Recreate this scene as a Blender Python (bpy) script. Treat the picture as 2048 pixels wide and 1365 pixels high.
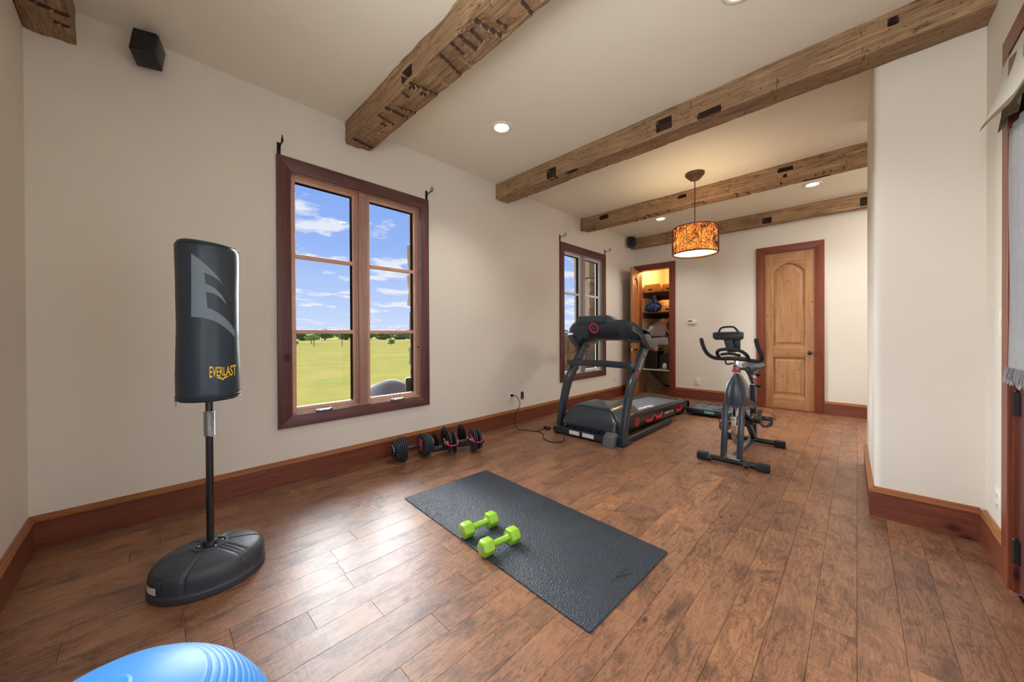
import bpy, bmesh, math, random
from mathutils import Vector, Matrix, noise
random.seed(7)
SC = bpy.context.scene
COL = SC.collection
PI = math.pi
for o in list(bpy.data.objects): bpy.data.objects.remove(o)

# ------------------------------------------------------------------ camera
FPX, YAW, PITCH, ROLL, SY = 708.774, -.772372, -.0050282, -.0044231, -9.187
ZC = 1.14
fw = Vector((math.sin(YAW)*math.cos(PITCH), math.cos(YAW)*math.cos(PITCH), math.sin(PITCH)))
rt = Vector((math.cos(YAW), -math.sin(YAW), 0)); up = rt.cross(fw)
r2 = math.cos(ROLL)*rt+math.sin(ROLL)*up; u2 = -math.sin(ROLL)*rt+math.cos(ROLL)*up
cam = bpy.data.cameras.new('camera'); co = bpy.data.objects.new('camera', cam); COL.objects.link(co)
co.matrix_world = Matrix(((r2.x, u2.x, -fw.x, 0), (r2.y, u2.y, -fw.y, 0), (r2.z, u2.z, -fw.z, ZC), (0, 0, 0, 1)))
cam.sensor_width = 36; cam.lens = FPX/2048*36; cam.shift_y = SY/2048; cam.clip_start = .02; cam.clip_end = 2000
SC.camera = co
SC.view_settings.view_transform = 'Standard'; SC.view_settings.look = 'None'
SC.view_settings.gamma = 1; SC.view_settings.use_curve_mapping = False
SC.view_settings.exposure = 0.12
SC.cycles.max_bounces = 10; SC.cycles.diffuse_bounces = 6; SC.cycles.glossy_bounces = 4
SC.cycles.transmission_bounces = 6; SC.cycles.transparent_max_bounces = 12
SC.cycles.caustics_reflective = False; SC.cycles.caustics_refractive = False
SC.cycles.sample_clamp_indirect = 6
SC.cycles.use_denoising = True

# ------------------------------------------------------------------ node helpers
class NT:
    def __init__(s, tree): s.t = tree; s.n = tree.nodes; s.l = tree.links
    def add(s, typ, props=None, **inp):
        nd = s.n.new(typ)
        for k, v in (props or {}).items(): setattr(nd, k, v)
        for k, v in inp.items():
            key = int(k[1:]) if k[0] == '_' and k[1:].isdigit() else k.replace('_', ' ')
            sock = nd.inputs[key]
            if isinstance(v, bpy.types.NodeSocket): s.l.new(v, sock)
            else: sock.default_value = v
        return nd
    def math(s, op, a, b=None, clamp=False):
        nd = s.n.new('ShaderNodeMath'); nd.operation = op; nd.use_clamp = clamp
        for i, v in enumerate((a, b)):
            if v is None: continue
            if isinstance(v, bpy.types.NodeSocket): s.l.new(v, nd.inputs[i])
            else: nd.inputs[i].default_value = v
        return nd.outputs[0]
    def ramp(s, fac, stops, interp='LINEAR'):
        nd = s.n.new('ShaderNodeValToRGB'); cr = nd.color_ramp; cr.interpolation = interp
        while len(cr.elements) > 1: cr.elements.remove(cr.elements[-1])
        cr.elements[0].position = stops[0][0]; cr.elements[0].color = c4(stops[0][1])
        for p, c in stops[1:]:
            e = cr.elements.new(p); e.color = c4(c)
        s.l.new(fac, nd.inputs[0]); return nd.outputs[0]
    def mix(s, fac, a, b, mode='MIX'):
        nd = s.n.new('ShaderNodeMix'); nd.data_type = 'RGBA'; nd.blend_type = mode
        for i, v in ((0, fac), (6, a), (7, b)):
            if isinstance(v, bpy.types.NodeSocket): s.l.new(v, nd.inputs[i])
            elif i == 0: nd.inputs[0].default_value = v
            else: nd.inputs[i].default_value = c4(v)
        return nd.outputs[2]
    def mapping(s, vec, scale=(1, 1, 1), loc=(0, 0, 0), rot=(0, 0, 0)):
        nd = s.n.new('ShaderNodeMapping'); s.l.new(vec, nd.inputs[0])
        nd.inputs['Location'].default_value = loc; nd.inputs['Rotation'].default_value = rot; nd.inputs['Scale'].default_value = scale
        return nd.outputs[0]
    def noise(s, vec, scale, detail=3, rough=.55, dist=0):
        nd = s.add('ShaderNodeTexNoise', None, Vector=vec, Scale=scale, Detail=detail, Roughness=rough, Distortion=dist)
        return nd.outputs[0]
    def bump(s, h, strength=.3, dist=.01, normal=None):
        nd = s.add('ShaderNodeBump', None, Height=h, Strength=strength, Distance=dist)
        if normal: s.l.new(normal, nd.inputs['Normal'])
        return nd.outputs[0]
def lin(c): c /= 255.0; return c/12.92 if c <= .04045 else ((c+.055)/1.055)**2.4
def srgb(r, g, b): return (lin(r), lin(g), lin(b))
def c4(c):
    if isinstance(c, (int, float)): return (c, c, c, 1)
    return (c[0], c[1], c[2], 1) if len(c) == 3 else tuple(c)

# ------------------------------------------------------------------ world (sky with fair-weather clouds)
W = bpy.data.worlds.new('sky'); SC.world = W; W.use_nodes = True
nt = NT(W.node_tree); nt.n.clear()
tc = nt.add('ShaderNodeTexCoord').outputs['Generated']
sep = nt.add('ShaderNodeSeparateXYZ', None, Vector=tc)
zz = nt.math('MAXIMUM', sep.outputs[2], 0.0)
sky = nt.ramp(zz, [(0, srgb(206, 220, 248)), (.08, srgb(184, 206, 248)), (.22, srgb(150, 182, 244)), (.42, srgb(118, 160, 238)), (1, srgb(80, 120, 205))])
den = nt.math('ADD', zz, .12)
px_ = nt.math('DIVIDE', sep.outputs[0], den); py_ = nt.math('DIVIDE', sep.outputs[1], den)
cv = nt.add('ShaderNodeCombineXYZ', None, X=px_, Y=py_, Z=0.0).outputs[0]
cn = nt.noise(nt.mapping(cv, scale=(1, .8, 1), loc=(1.7, 4.2, 0)), 2.1, 9, .62, .2)
cl = nt.ramp(cn, [(.53, 0.0), (.60, 1.0)])
sk2 = nt.mix(nt.math('MULTIPLY', cl, .85), sky, srgb(236, 238, 246))
bg = nt.add('ShaderNodeBackground', None, Color=sk2, Strength=1.0)
out = nt.add('ShaderNodeOutputWorld'); nt.l.new(bg.outputs[0], out.inputs[0])

# ------------------------------------------------------------------ lights
def lamp(name, typ, loc, energy, color=(1, 1, 1), look=None, **kw):
    l = bpy.data.lights.new(name, typ); l.energy = energy; l.color = color
    for k, v in kw.items(): setattr(l, k, v)
    o = bpy.data.objects.new(name, l); COL.objects.link(o); o.location = loc
    if look is not None: o.rotation_euler = (Vector(look)-Vector(loc)).to_track_quat('-Z', 'Y').to_euler()
    return o
# hazy daylight reaching the window wall from the field
lamp('daylight_sun', 'SUN', (-20, 4, 12), 32.0, (.95, .98, 1.0), look=(-20+math.cos(.12), 4-.05, 12-math.sin(.12)), angle=math.radians(85))
# added fill lamp outside the garden door, through the half left open
lamp('garden_door_fill', 'AREA', (.78, 1.27, 1.15), 11, (1.0, .98, .95), look=(-2, 1.3, .95), shape='RECTANGLE', size=.9, size_y=2.1)
# added fill lamp outside an added, unseen window behind the camera
lamp('back_fill_lamp', 'AREA', (-.45, -.66, 1.45), 20, (1.0, .985, .96), look=(-.45, 1, 1.35), shape='RECTANGLE', size=1.5, size_y=1.7)
# added fill spot above the camera, aimed up to brighten the ceiling
lamp('ceiling_fill_spot', 'SPOT', (-.15, -.1, 1.9), 95, (1, .99, .97), look=(.0, .7, 3.0), spot_size=math.radians(150), spot_blend=.7, shadow_soft_size=.35)
# added unseen fill lamp in the hall, brightening the far end
lamp('hall_fill_lamp', 'AREA', (1.0, 5.5, 2.9), 60, (1.0, .96, .9), look=(.6, 5.5, 0), shape='RECTANGLE', size=.9, size_y=1.6)

# ------------------------------------------------------------------ materials
def new_mat(name):
    m = bpy.data.materials.new(name); m.use_nodes = True
    t = NT(m.node_tree); t.n.clear()
    p = t.add('ShaderNodeBsdfPrincipled'); o = t.add('ShaderNodeOutputMaterial'); t.l.new(p.outputs[0], o.inputs[0])
    t.p = p; t.o = o; t.m = m
    t.pos = t.add('ShaderNodeNewGeometry').outputs['Position']
    return m, t
def setp(t, **kw):
    for k, v in kw.items():
        s = t.p.inputs[k.replace('_', ' ')]
        if isinstance(v, bpy.types.NodeSocket): t.l.new(v, s)
        else: s.default_value = c4(v) if s.type == 'RGBA' else v
def plain(name, col, rough=.5, metal=0., var=.12, scale=30, bump=.0, bscale=200, coat=0., spec=.5, sheen=0.):
    m, t = new_mat(name)
    n = t.noise(t.pos, scale, 4)
    c = t.mix(n, [x*(1-var) for x in col[:3]], [min(1, x*(1+var)) for x in col[:3]])
    r = t.math('ADD', t.math('MULTIPLY', n, .12), rough-.06)
    setp(t, Base_Color=c, Roughness=r, Metallic=metal, Specular_IOR_Level=spec)
    if coat: setp(t, Coat_Weight=coat, Coat_Roughness=.15)
    if sheen: setp(t, Sheen_Weight=sheen)
    if bump: setp(t, Normal=t.bump(t.noise(t.pos, bscale, 3), bump, .002))
    return m
def emit(name, col, strength):
    m, t = new_mat(name); setp(t, Base_Color=col, Emission_Color=col, Emission_Strength=strength); return m
def wood(name, c0, c1, c2, grain=(60, 60, 3), rough=.4, knots=True, bump=.15, coat=0, blotch=3.0, ks=1.6):
    """long grain runs along the axis with the small scale in `grain`"""
    m, t = new_mat(name)
    g = t.mapping(t.pos, scale=grain)
    n1 = t.noise(g, 1.0, 6, .65, .6)
    n2 = t.noise(t.pos, blotch, 3)
    c = t.ramp(n1, [(.25, c0), (.5, c1), (.75, c2)])
    c = t.mix(t.math('MULTIPLY', n2, .55), c, [x*.55 for x in c1], 'MIX')
    if knots:
        k = t.add('ShaderNodeTexVoronoi', None, Vector=t.mapping(t.pos, scale=tuple(2.2 if x > 10 else 1.6 for x in grain)), Scale=ks).outputs[0]
        kk = t.ramp(k, [(.04, 1.0), (.12, 0.0)])
        c = t.mix(t.math('MULTIPLY', kk, .85), c, [x*.18 for x in c0])
    setp(t, Base_Color=c, Roughness=t.math('ADD', t.math('MULTIPLY', n1, .2), rough-.1))
    if coat: setp(t, Coat_Weight=coat, Coat_Roughness=.2)
    setp(t, Normal=t.bump(n1, bump, .003))
    return m

def wall_mat(name, col):
    m, t = new_mat(name)
    n = t.noise(t.pos, 2.2, 5, .6); n2 = t.noise(t.pos, 14, 5, .7)
    c = t.mix(n, [x*.96 for x in col], [x*1.03 for x in col])
    cr = t.add('ShaderNodeTexVoronoi', {'feature': 'DISTANCE_TO_EDGE'}, Vector=t.mapping(t.pos, scale=(1, 1, .6)), Scale=1.1).outputs[0]
    setp(t, Base_Color=c, Roughness=.62, Specular_IOR_Level=.3)
    b1 = t.bump(n, .25, .02); b2 = t.bump(n2, .08, .006, b1)
    setp(t, Normal=b2); return m
M = {}
M['wall'] = wall_mat('plaster', srgb(221, 215, 204))
M['ceil'] = wall_mat('ceiling_plaster', srgb(236, 231, 216))
M['closetwall'] = wall_mat('closet_plaster', srgb(225, 205, 165))
# floor planks
def floor_mat():
    m, t = new_mat('oak_plank')
    oi = t.add('ShaderNodeObjectInfo').outputs['Random']
    off = t.math('MULTIPLY', oi, 37.0)
    cx = t.add('ShaderNodeCombineXYZ', None, X=off, Y=off, Z=0.0).outputs[0]
    v = t.add('ShaderNodeVectorMath', {'operation': 'ADD'}, _0=t.pos, _1=cx).outputs[0]
    base = t.ramp(oi, [(0, srgb(126, 90, 69)), (.3, srgb(142, 101, 76)), (.55, srgb(150, 106, 78)), (.8, srgb(134, 95, 73)), (1, srgb(160, 114, 80))])
    wv = t.noise(t.mapping(v, scale=(38, 6, 1)), 1.0, 4, .6, 2.4)
    grain = t.noise(t.mapping(v, scale=(150, 34, 1)), 1.0, 4, .75, 2.2)
    fine = t.math('ADD', t.math('MULTIPLY', grain, .5), t.math('MULTIPLY', wv, .5))
    c = t.mix(t.ramp(fine, [(.42, 0.0), (.56, 1.0)]), t.mix(1.0, base, (.50, .46, .44), 'MULTIPLY'), t.mix(1.0, base, (1.12, 1.1, 1.06), 'MULTIPLY'))
    bl = t.noise(t.mapping(v, scale=(1.6, 1, 1)), 3.4, 6, .7, 1.2)
    c = t.mix(t.ramp(bl, [(.50, 0.0), (.66, .72)]), c, srgb(66, 44, 34))
    bl2 = t.noise(v, 2.6, 3, .5)
    c = t.mix(t.ramp(bl2, [(.52, 0.0), (.75, .4)]), c, srgb(172, 126, 90))
    saw = t.noise(t.mapping(v, scale=(5, 75, 1), rot=(0, 0, .22)), 1.0, 3, .6, .4)
    sm = t.math('MULTIPLY', t.ramp(saw, [(.56, 0.0), (.7, 1.0)]), t.ramp(t.noise(v, 3.3, 2), [(.45, 0.0), (.6, .55)]))
    c = t.mix(sm, c, srgb(58, 38, 30))
    kn = t.add('ShaderNodeTexVoronoi', None, Vector=t.mapping(v, scale=(1, .7, 1)), Scale=3.1).outputs[0]
    c = t.mix(t.ramp(kn, [(.02, .9), (.05, 0.0)]), c, srgb(36, 24, 20))
    scr = t.noise(t.mapping(v, scale=(9, 160, 1), rot=(0, 0, .9)), 1.0, 2, .5)
    c = t.mix(t.math('MULTIPLY', t.ramp(scr, [(.70, 0.0), (.76, .35)]), .8), c, srgb(190, 150, 120))
    rn = t.math('ADD', t.math('MULTIPLY', bl, .18), .29)
    setp(t, Base_Color=c, Roughness=rn, Specular_IOR_Level=.62)
    b = t.bump(fine, .16, .0016); b = t.bump(saw, .12, .003, b); b = t.bump(t.noise(v, 9, 3), .18, .008, b)
    setp(t, Normal=b)
    return m
M['plank'] = floor_mat()
M['subfloor'] = plain('subfloor', (.035, .022, .014), .9)
BB = (srgb(84, 42, 30), srgb(120, 64, 46), srgb(142, 78, 54))
M['base_y'] = wood('baseboard_wood_y', *BB, grain=(50, 2.2, 50), rough=.38, knots=True)
M['base_x'] = wood('baseboard_wood_x', *BB, grain=(2.2, 50, 50), rough=.38, knots=True)
CP = (srgb(140, 84, 48), srgb(168, 108, 66), srgb(186, 124, 78))
M['cap_y'] = wood('cap_wood_y', *CP, grain=(50, 2.2, 50), rough=.4, knots=False)
M['cap_x'] = wood('cap_wood_x', *CP, grain=(2.2, 50, 50), rough=.4, knots=False)
RC = (srgb(64, 36, 36), srgb(98, 56, 55), srgb(114, 68, 65))
M['case_z'] = wood('casing_wood_z', *RC, grain=(50, 50, 2), rough=.4)
M['case_y'] = wood('casing_wood_y', *RC, grain=(50, 2, 50), rough=.4, knots=False)
M['dcase_z'] = wood('door_casing_z', srgb(92, 42, 26), srgb(128, 64, 42), srgb(146, 78, 52), grain=(50, 50, 2), rough=.42)
M['dcase_x'] = wood('door_casing_x', srgb(92, 42, 26), srgb(128, 64, 42), srgb(146, 78, 52), grain=(2, 50, 50), rough=.42, knots=False)
SF = (srgb(184, 142, 122), srgb(214, 170, 148), srgb(228, 188, 166))
M['sash'] = wood('sash_wood', *SF, grain=(50, 4, 4), rough=.35, knots=False, bump=.05)
M['mull'] = wood('mullion_wood', srgb(146, 110, 98), srgb(172, 134, 120), srgb(184, 146, 132), grain=(50, 50, 3), rough=.4, knots=False, bump=.05)
M['sash2'] = plain('sash_paint', srgb(205, 205, 205), .4)
M['mull2'] = plain('mullion_grey', srgb(150, 132, 128), .4)
AL = (srgb(140, 94, 58), srgb(180, 132, 90), srgb(200, 152, 108))
M['alder'] = wood('knotty_alder', *AL, grain=(26, 26, 2.2), rough=.45, blotch=9, bump=.08, ks=4.6)
M['alder_x'] = wood('knotty_alder_rail', *AL, grain=(2.2, 26, 26), rough=.45, blotch=9, bump=.08, ks=4.6)
M['alder_open'] = wood('open_door_alder', srgb(130, 80, 44), srgb(170, 112, 66), srgb(188, 130, 82), grain=(26, 26, 2.2), rough=.45, blotch=5, bump=.08)
def beam_mat():
    m, t = new_mat('reclaimed_beam')
    g = t.noise(t.mapping(t.pos, scale=(3.0, 48, 48)), 1.0, 6, .65, 1.0)
    b = t.noise(t.pos, 2.6, 4, .6)
    c = t.ramp(g, [(.28, srgb(96, 72, 52)), (.45, srgb(150, 120, 90)), (.7, srgb(186, 156, 122))])
    c = t.mix(t.ramp(b, [(.42, 0.0), (.75, .6)]), c, srgb(116, 90, 68))
    ck = t.noise(t.mapping(t.pos, scale=(1.6, 22, 22), loc=(5, 2, 1)), 1.0, 3, .5, .5)
    ckk = t.ramp(t.math('ABSOLUTE', t.math('SUBTRACT', ck, .5)), [(.0, 1.0), (.006, 0.0)])
    c = t.mix(ckk, c, srgb(34, 22, 15))
    sc = t.noise(t.mapping(t.pos, scale=(34, 3, 3), rot=(0, 0, .12)), 1.0, 2, .5, .3)
    msk = t.ramp(t.noise(t.pos, 6, 2), [(.5, 0.0), (.58, 1.0)])
    ss = t.math('MULTIPLY', t.ramp(t.math('ABSOLUTE', t.math('SUBTRACT', sc, .55)), [(.0, .9), (.012, 0.0)]), msk)
    c = t.mix(ss, c, srgb(44, 30, 20))
    setp(t, Base_Color=c, Roughness=.75, Specular_IOR_Level=.25)
    bb = t.bump(g, .5, .006); bb = t.bump(t.math('SUBTRACT', 1.0, ckk), .6, .01, bb)
    setp(t, Normal=bb); return m
M['beam'] = beam_mat()
M['pocket'] = plain('shaded_pocket_wood', srgb(66, 46, 34), .9, var=.3, scale=40)  # old pocket wood, darkened to put recess shade into mortises and cuts
M['hole'] = plain('dark_hole', (.008, .006, .005), .9)
M['black'] = plain('black_plastic', srgb(30, 32, 35), .42, bump=.1, bscale=400)
M['black2'] = plain('black_metal_paint', srgb(24, 26, 29), .3, coat=.3)
M['satin'] = plain('charcoal_satin', srgb(36, 48, 58), .32, coat=.25, var=.05)
M['charcoal'] = plain('charcoal_plastic', srgb(52, 62, 70), .42, var=.06)
M['rubber'] = plain('rubber', srgb(26, 27, 29), .7)
M['greyplastic'] = plain('grey_plastic', srgb(92, 92, 94), .5)
M['chrome'] = plain('chrome', (.75, .76, .78), .12, metal=1, var=.03)
M['steel'] = plain('brushed_steel', (.5, .51, .53), .3, metal=1, var=.05)
M['gasket'] = plain('rubber_gasket', (.006, .006, .006), 1.0, spec=0.)
M['red'] = plain('red_plastic', srgb(215, 35, 45), .45)
M['pink'] = plain('crimson_plastic', srgb(205, 45, 80), .45)
M['white'] = plain('white_plastic', srgb(228, 224, 214), .4, var=.03)
M['whitep'] = plain('white_print', srgb(225, 225, 225), .6)
M['greyp'] = plain('grey_print', srgb(110, 124, 134), .6, var=.05)
M['yellowp'] = plain('yellow_print', srgb(238, 196, 44), .6)
M['vinyl'] = plain('bag_vinyl', srgb(34, 48, 60), .46, var=.08, scale=8, bump=.12, bscale=500, coat=.12)
M['basepl'] = plain('base_plastic', srgb(56, 62, 68), .48, var=.22, scale=9, bump=.25, bscale=60)
M['mat'] = None
M['green'] = plain('lime_vinyl', srgb(150, 200, 50), .42, var=.05, coat=.2)
M['greydisc'] = plain('grey_disc', srgb(150, 170, 140), .6)
M['teal'] = plain('teal_sticker', srgb(80, 170, 175), .5)
M['card'] = plain('cardboard', srgb(176, 132, 88), .8, var=.1, scale=12)
M['cardor'] = plain('orange_cardboard', srgb(232, 160, 80), .8)
M['tapec'] = plain('packing_tape', srgb(205, 180, 140), .3)
M['burlap'] = plain('brown_blanket', srgb(120, 96, 74), .9, var=.2, scale=20, bump=.5, bscale=260)
M['grille'] = plain('speaker_grille', srgb(20, 22, 28), .6, bump=.6, bscale=900)
M['glassdark'] = plain('black_screen', srgb(14, 16, 20), .12)
M['shelf'] = wood('closet_shelf_wood', srgb(70, 42, 26), srgb(100, 64, 40), srgb(120, 80, 50), grain=(2, 40, 40), rough=.6)
M['brownmetal'] = plain('bronze_brown', srgb(92, 62, 44), .45, metal=.3)
M['iron'] = plain('wrought_iron', srgb(22, 18, 16), .5, metal=.4)
M['rock'] = plain('boulder_stone', srgb(104, 98, 100), .85, var=.15, scale=4, bump=.5, bscale=20)
M['rock2'] = plain('pale_stone', srgb(136, 134, 134), .85, var=.1, scale=8, bump=.5, bscale=20)
def mat_mat():
    m, t = new_mat('mat_vinyl')
    v = t.add('ShaderNodeTexVoronoi', None, Vector=t.pos, Scale=150.0).outputs[0]
    n = t.noise(t.pos, 4, 3)
    setp(t, Base_Color=t.mix(n, srgb(26, 37, 48), srgb(38, 51, 64)), Roughness=t.math('ADD', t.math('MULTIPLY', n, .14), .36), Specular_IOR_Level=.6)
    b = t.bump(v, .8, .004); b = t.bump(n, .15, .02, b); setp(t, Normal=b); return m
M['mat'] = mat_mat()
def glass_mat():
    m = bpy.data.materials.new('window_glass'); m.use_nodes = True
    t = NT(m.node_tree); t.n.clear()
    fa = t.add('ShaderNodeLayerWeight', None, Blend=.5).outputs['Facing']
    fr = t.math('ADD', .010, t.math('MULTIPLY', .9, t.math('POWER', fa, 5.0)))
    tr = t.add('ShaderNodeBsdfTransparent', None, Color=(.98, .985, .98, 1)).outputs[0]
    gl = t.add('ShaderNodeBsdfGlossy', None, Roughness=.02, Color=(1, 1, 1, 1)).outputs[0]
    mx = t.add('ShaderNodeMixShader', None, _0=fr, _1=tr, _2=gl).outputs[0]
    o = t.add('ShaderNodeOutputMaterial'); t.l.new(mx, o.inputs[0]); return m
M['glass'] = glass_mat()
def grass_mat():
    m, t = new_mat('pasture')
    n = t.noise(t.pos, .35, 8, .75); n2 = t.noise(t.pos, 1.3, 10, .95)
    c = t.mix(n2, srgb(90, 96, 44), srgb(158, 148, 82))
    c = t.mix(t.ramp(n, [(.45, 0.0), (.7, .6)]), c, srgb(164, 140, 80))
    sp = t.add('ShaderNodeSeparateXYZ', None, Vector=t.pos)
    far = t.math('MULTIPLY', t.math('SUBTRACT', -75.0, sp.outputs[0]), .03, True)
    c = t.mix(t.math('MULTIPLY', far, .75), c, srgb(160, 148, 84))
    setp(t, Base_Color=c, Roughness=1.0, Specular_IOR_Level=.0); return m
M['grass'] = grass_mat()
def stone_mat():
    m, t = new_mat('fieldstone')
    oi = t.add('ShaderNodeObjectInfo').outputs['Random']
    base = t.ramp(oi, [(0, srgb(120, 84, 48)), (.3, srgb(150, 112, 70)), (.6, srgb(104, 84, 64)), (.85, srgb(160, 124, 84)), (1, srgb(110, 70, 40))])
    n = t.noise(t.pos, 9, 5, .7); c = t.mix(n, t.mix(1.0, base, (.4, .4, .4), 'MULTIPLY'), t.mix(1.0, base, (1.1, 1.1, 1.1), 'MULTIPLY'))
    setp(t, Base_Color=c, Roughness=.9, Normal=t.bump(n, .5, .02)); return m
M['stone'] = stone_mat()
M['mortar'] = plain('mortar', srgb(120, 108, 92), .95)
M['stucco'] = plain('stucco', srgb(120, 98, 66), .9, bump=.4, bscale=60)
M['leaf1'] = plain('tree_leaves', srgb(92, 112, 58), .9, var=.5, scale=1.5)
M['leaf2'] = plain('shrub_leaves', srgb(130, 152, 52), .9, var=.35, scale=3)
M['bark'] = plain('bark', srgb(84, 66, 50), .9)

# ------------------------------------------------------------------ mesh builder
def T(loc=(0, 0, 0), rot=(0, 0, 0)):
    return Matrix.Translation(loc) @ Matrix.Rotation(rot[2], 4, 'Z') @ Matrix.Rotation(rot[1], 4, 'Y') @ Matrix.Rotation(rot[0], 4, 'X')
class MB:
    def __init__(s): s.bm = bmesh.new()
    def box(s, x0, x1, y0, y1, z0, z1, mx=None):
        vs = [s.bm.verts.new((x, y, z)) for x in (x0, x1) for y in (y0, y1) for z in (z0, z1)]
        for f in ((0, 1, 3, 2), (4, 6, 7, 5), (0, 4, 5, 1), (2, 3, 7, 6), (0, 2, 6, 4), (1, 5, 7, 3)):
            s.bm.faces.new([vs[i] for i in f])
        if mx: bmesh.ops.transform(s.bm, matrix=mx, verts=vs)
        return s
    def bbox(s, x0, x1, y0, y1, z0, z1, b=.003, mx=None, seg=2):
        t = MB(); t.box(x0, x1, y0, y1, z0, z1)
        bmesh.ops.bevel(t.bm, geom=t.bm.edges[:], offset=min(b, .45*min(x1-x0, y1-y0, z1-z0)), segments=seg, affect='EDGES', profile=.5)
        if mx: bmesh.ops.transform(t.bm, matrix=mx, verts=t.bm.verts)
        me = bpy.data.meshes.new('tmp'); t.bm.to_mesh(me); t.bm.free(); s.bm.from_mesh(me); bpy.data.meshes.remove(me)
        return s
    def ring_stack(s, rings, caps=True, closed=True):
        prev = None; first = None
        for r in rings:
            cur = [s.bm.verts.new(p) for p in r]
            if prev:
                n = len(cur)
                for i in range(n if closed else n-1):
                    j = (i+1) % n
                    try: s.bm.faces.new((prev[i], prev[j], cur[j], cur[i]))
                    except ValueError: pass
            else: first = cur
            prev = cur
        if caps:
            try: s.bm.faces.new(first[::-1]); s.bm.faces.new(prev)
            except ValueError: pass
        return s
    def cyl(s, p0, p1, r0, r1=None, seg=20, caps=True):
        p0, p1 = Vector(p0), Vector(p1); r1 = r0 if r1 is None else r1
        d = (p1-p0).normalized(); a = d.orthogonal().normalized(); b = d.cross(a)
        f = lambda p, r: [p+(a*math.cos(2*PI*i/seg)+b*math.sin(2*PI*i/seg))*r for i in range(seg)]
        return s.ring_stack([f(p0, r0), f(p1, r1)], caps)
    def lathe(s, c, axis, prof, seg=32, caps=True, sx=1., sy=1.):
        """prof: (distance along axis, radius)"""
        c, d = Vector(c), Vector(axis).normalized()
        a = Vector((1, 0, 0)) if abs(d.z) > .99 else Vector((0, 0, 1)).cross(d).normalized()
        b = d.cross(a)
        return s.ring_stack([[c+d*t+a*math.cos(2*PI*i/seg)*r*sx+b*math.sin(2*PI*i/seg)*r*sy for i in range(seg)] for t, r in prof], caps)
    def tube(s, pts, r, seg=8, closed=False, smooth=0, flat=None):
        pts = [Vector(p) for p in pts]
        if smooth: pts = catmull(pts, smooth, closed)
        rr = r if callable(r) else (lambda t: r)
        n = len(pts); rings = []; a = None
        for i, p in enumerate(pts):
            q0 = pts[(i-1) % n] if closed or i > 0 else p; q1 = pts[(i+1) % n] if closed or i < n-1 else p
            d = (q1-q0)
            d = d.normalized() if d.length > 1e-9 else Vector((0, 0, 1))
            a = d.orthogonal().normalized() if a is None else (a-d*a.dot(d)).normalized()
            b = d.cross(a); R = rr(i/(n-1))
            if flat:
                u = Vector(flat); u = (u-d*u.dot(d)).normalized(); w = d.cross(u); wdt, hgt = R
                rings.append([p+u*(math.cos(2*PI*(k+.5)/seg)*wdt)+w*(math.sin(2*PI*(k+.5)/seg)*hgt) for k in range(seg)])
            else: rings.append([p+(a*math.cos(2*PI*k/seg)+b*math.sin(2*PI*k/seg))*R for k in range(seg)])
        if closed: rings.append(rings[0])
        return s.ring_stack(rings, not closed)
    def sphere(s, c, r, u=16, v=10, sc=(1, 1, 1)):
        n = len(s.bm.verts)
        ret = bmesh.ops.create_uvsphere(s.bm, u_segments=u, v_segments=v, radius=r)
        bmesh.ops.transform(s.bm, matrix=Matrix.Translation(c) @ Matrix.Diagonal((*sc, 1)), verts=ret['verts'])
        return s
    def prism(s, poly, axis, a0, a1, mx=None):
        """poly: 2D points in the other two axes (cyclic order x<y<z)"""
        def P(u, v, a):
            return {'x': (a, u, v), 'y': (u, a, v), 'z': (u, v, a)}[axis]
        n = len(s.bm.verts)
        A = [s.bm.verts.new(P(u, v, a0)) for u, v in poly]; B = [s.bm.verts.new(P(u, v, a1)) for u, v in poly]
        s.bm.faces.new(A[::-1]); s.bm.faces.new(B)
        for i in range(len(poly)): s.bm.faces.new((A[i], A[(i+1) % len(poly)], B[(i+1) % len(poly)], B[i]))
        if mx: bmesh.ops.transform(s.bm, matrix=mx, verts=list(s.bm.verts)[-2*len(poly):] if 0 else A+B)
        return s
    def mesh(s, fn):
        for v in s.bm.verts: v.co = fn(v.co)
        return s
    def build(s, name, mat, parent=None, smooth=False, bevel=0., autosm=None):
        bmesh.ops.recalc_face_normals(s.bm, faces=s.bm.faces)
        if bevel:
            es = [e for e in s.bm.edges if len(e.link_faces) == 2 and e.calc_face_angle(0) > .6]
            bmesh.ops.bevel(s.bm, geom=es, offset=bevel, segments=2, affect='EDGES', profile=.5, clamp_overlap=True)
        me = bpy.data.meshes.new(name)
        o = bpy.data.objects.new(name, me); COL.objects.link(o)
        if parent is not None:
            o.parent = parent; root = parent
            while root.parent is not None: root = root.parent
            off = Vector(root.location)
            if off.length and not root.get('_local'):
                for v in s.bm.verts: v.co -= off
        s.bm.to_mesh(me); s.bm.free(); me.materials.append(M[mat] if isinstance(mat, str) else mat)
        if smooth or bevel or autosm:
            me.polygons.foreach_set('use_smooth', [True]*len(me.polygons))
            me.set_sharp_from_angle(angle=math.radians(autosm or (180 if smooth is True and not bevel else 38)))
        return o
def catmull(P, k, closed=False):
    n = len(P); out = []
    for i in range(n if closed else n-1):
        p0 = P[(i-1) % n] if closed or i > 0 else P[i]*2-P[i+1]
        p1, p2 = P[i], P[(i+1) % n]; p3 = P[(i+2) % n] if closed or i+2 < n else p2*2-p1
        for j in range(k):
            t = j/k
            out.append(.5*((2*p1)+(p2-p0)*t+(2*p0-5*p1+4*p2-p3)*t*t+(3*p1-p0-3*p2+p3)*t**3))
    if not closed: out.append(P[-1].copy())
    return out
def tag(o, label, cat, group=None, kind=None):
    if label: o['label'] = label
    if cat: o['category'] = cat
    if group: o['group'] = group
    if kind: o['kind'] = kind
    return o
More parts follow.
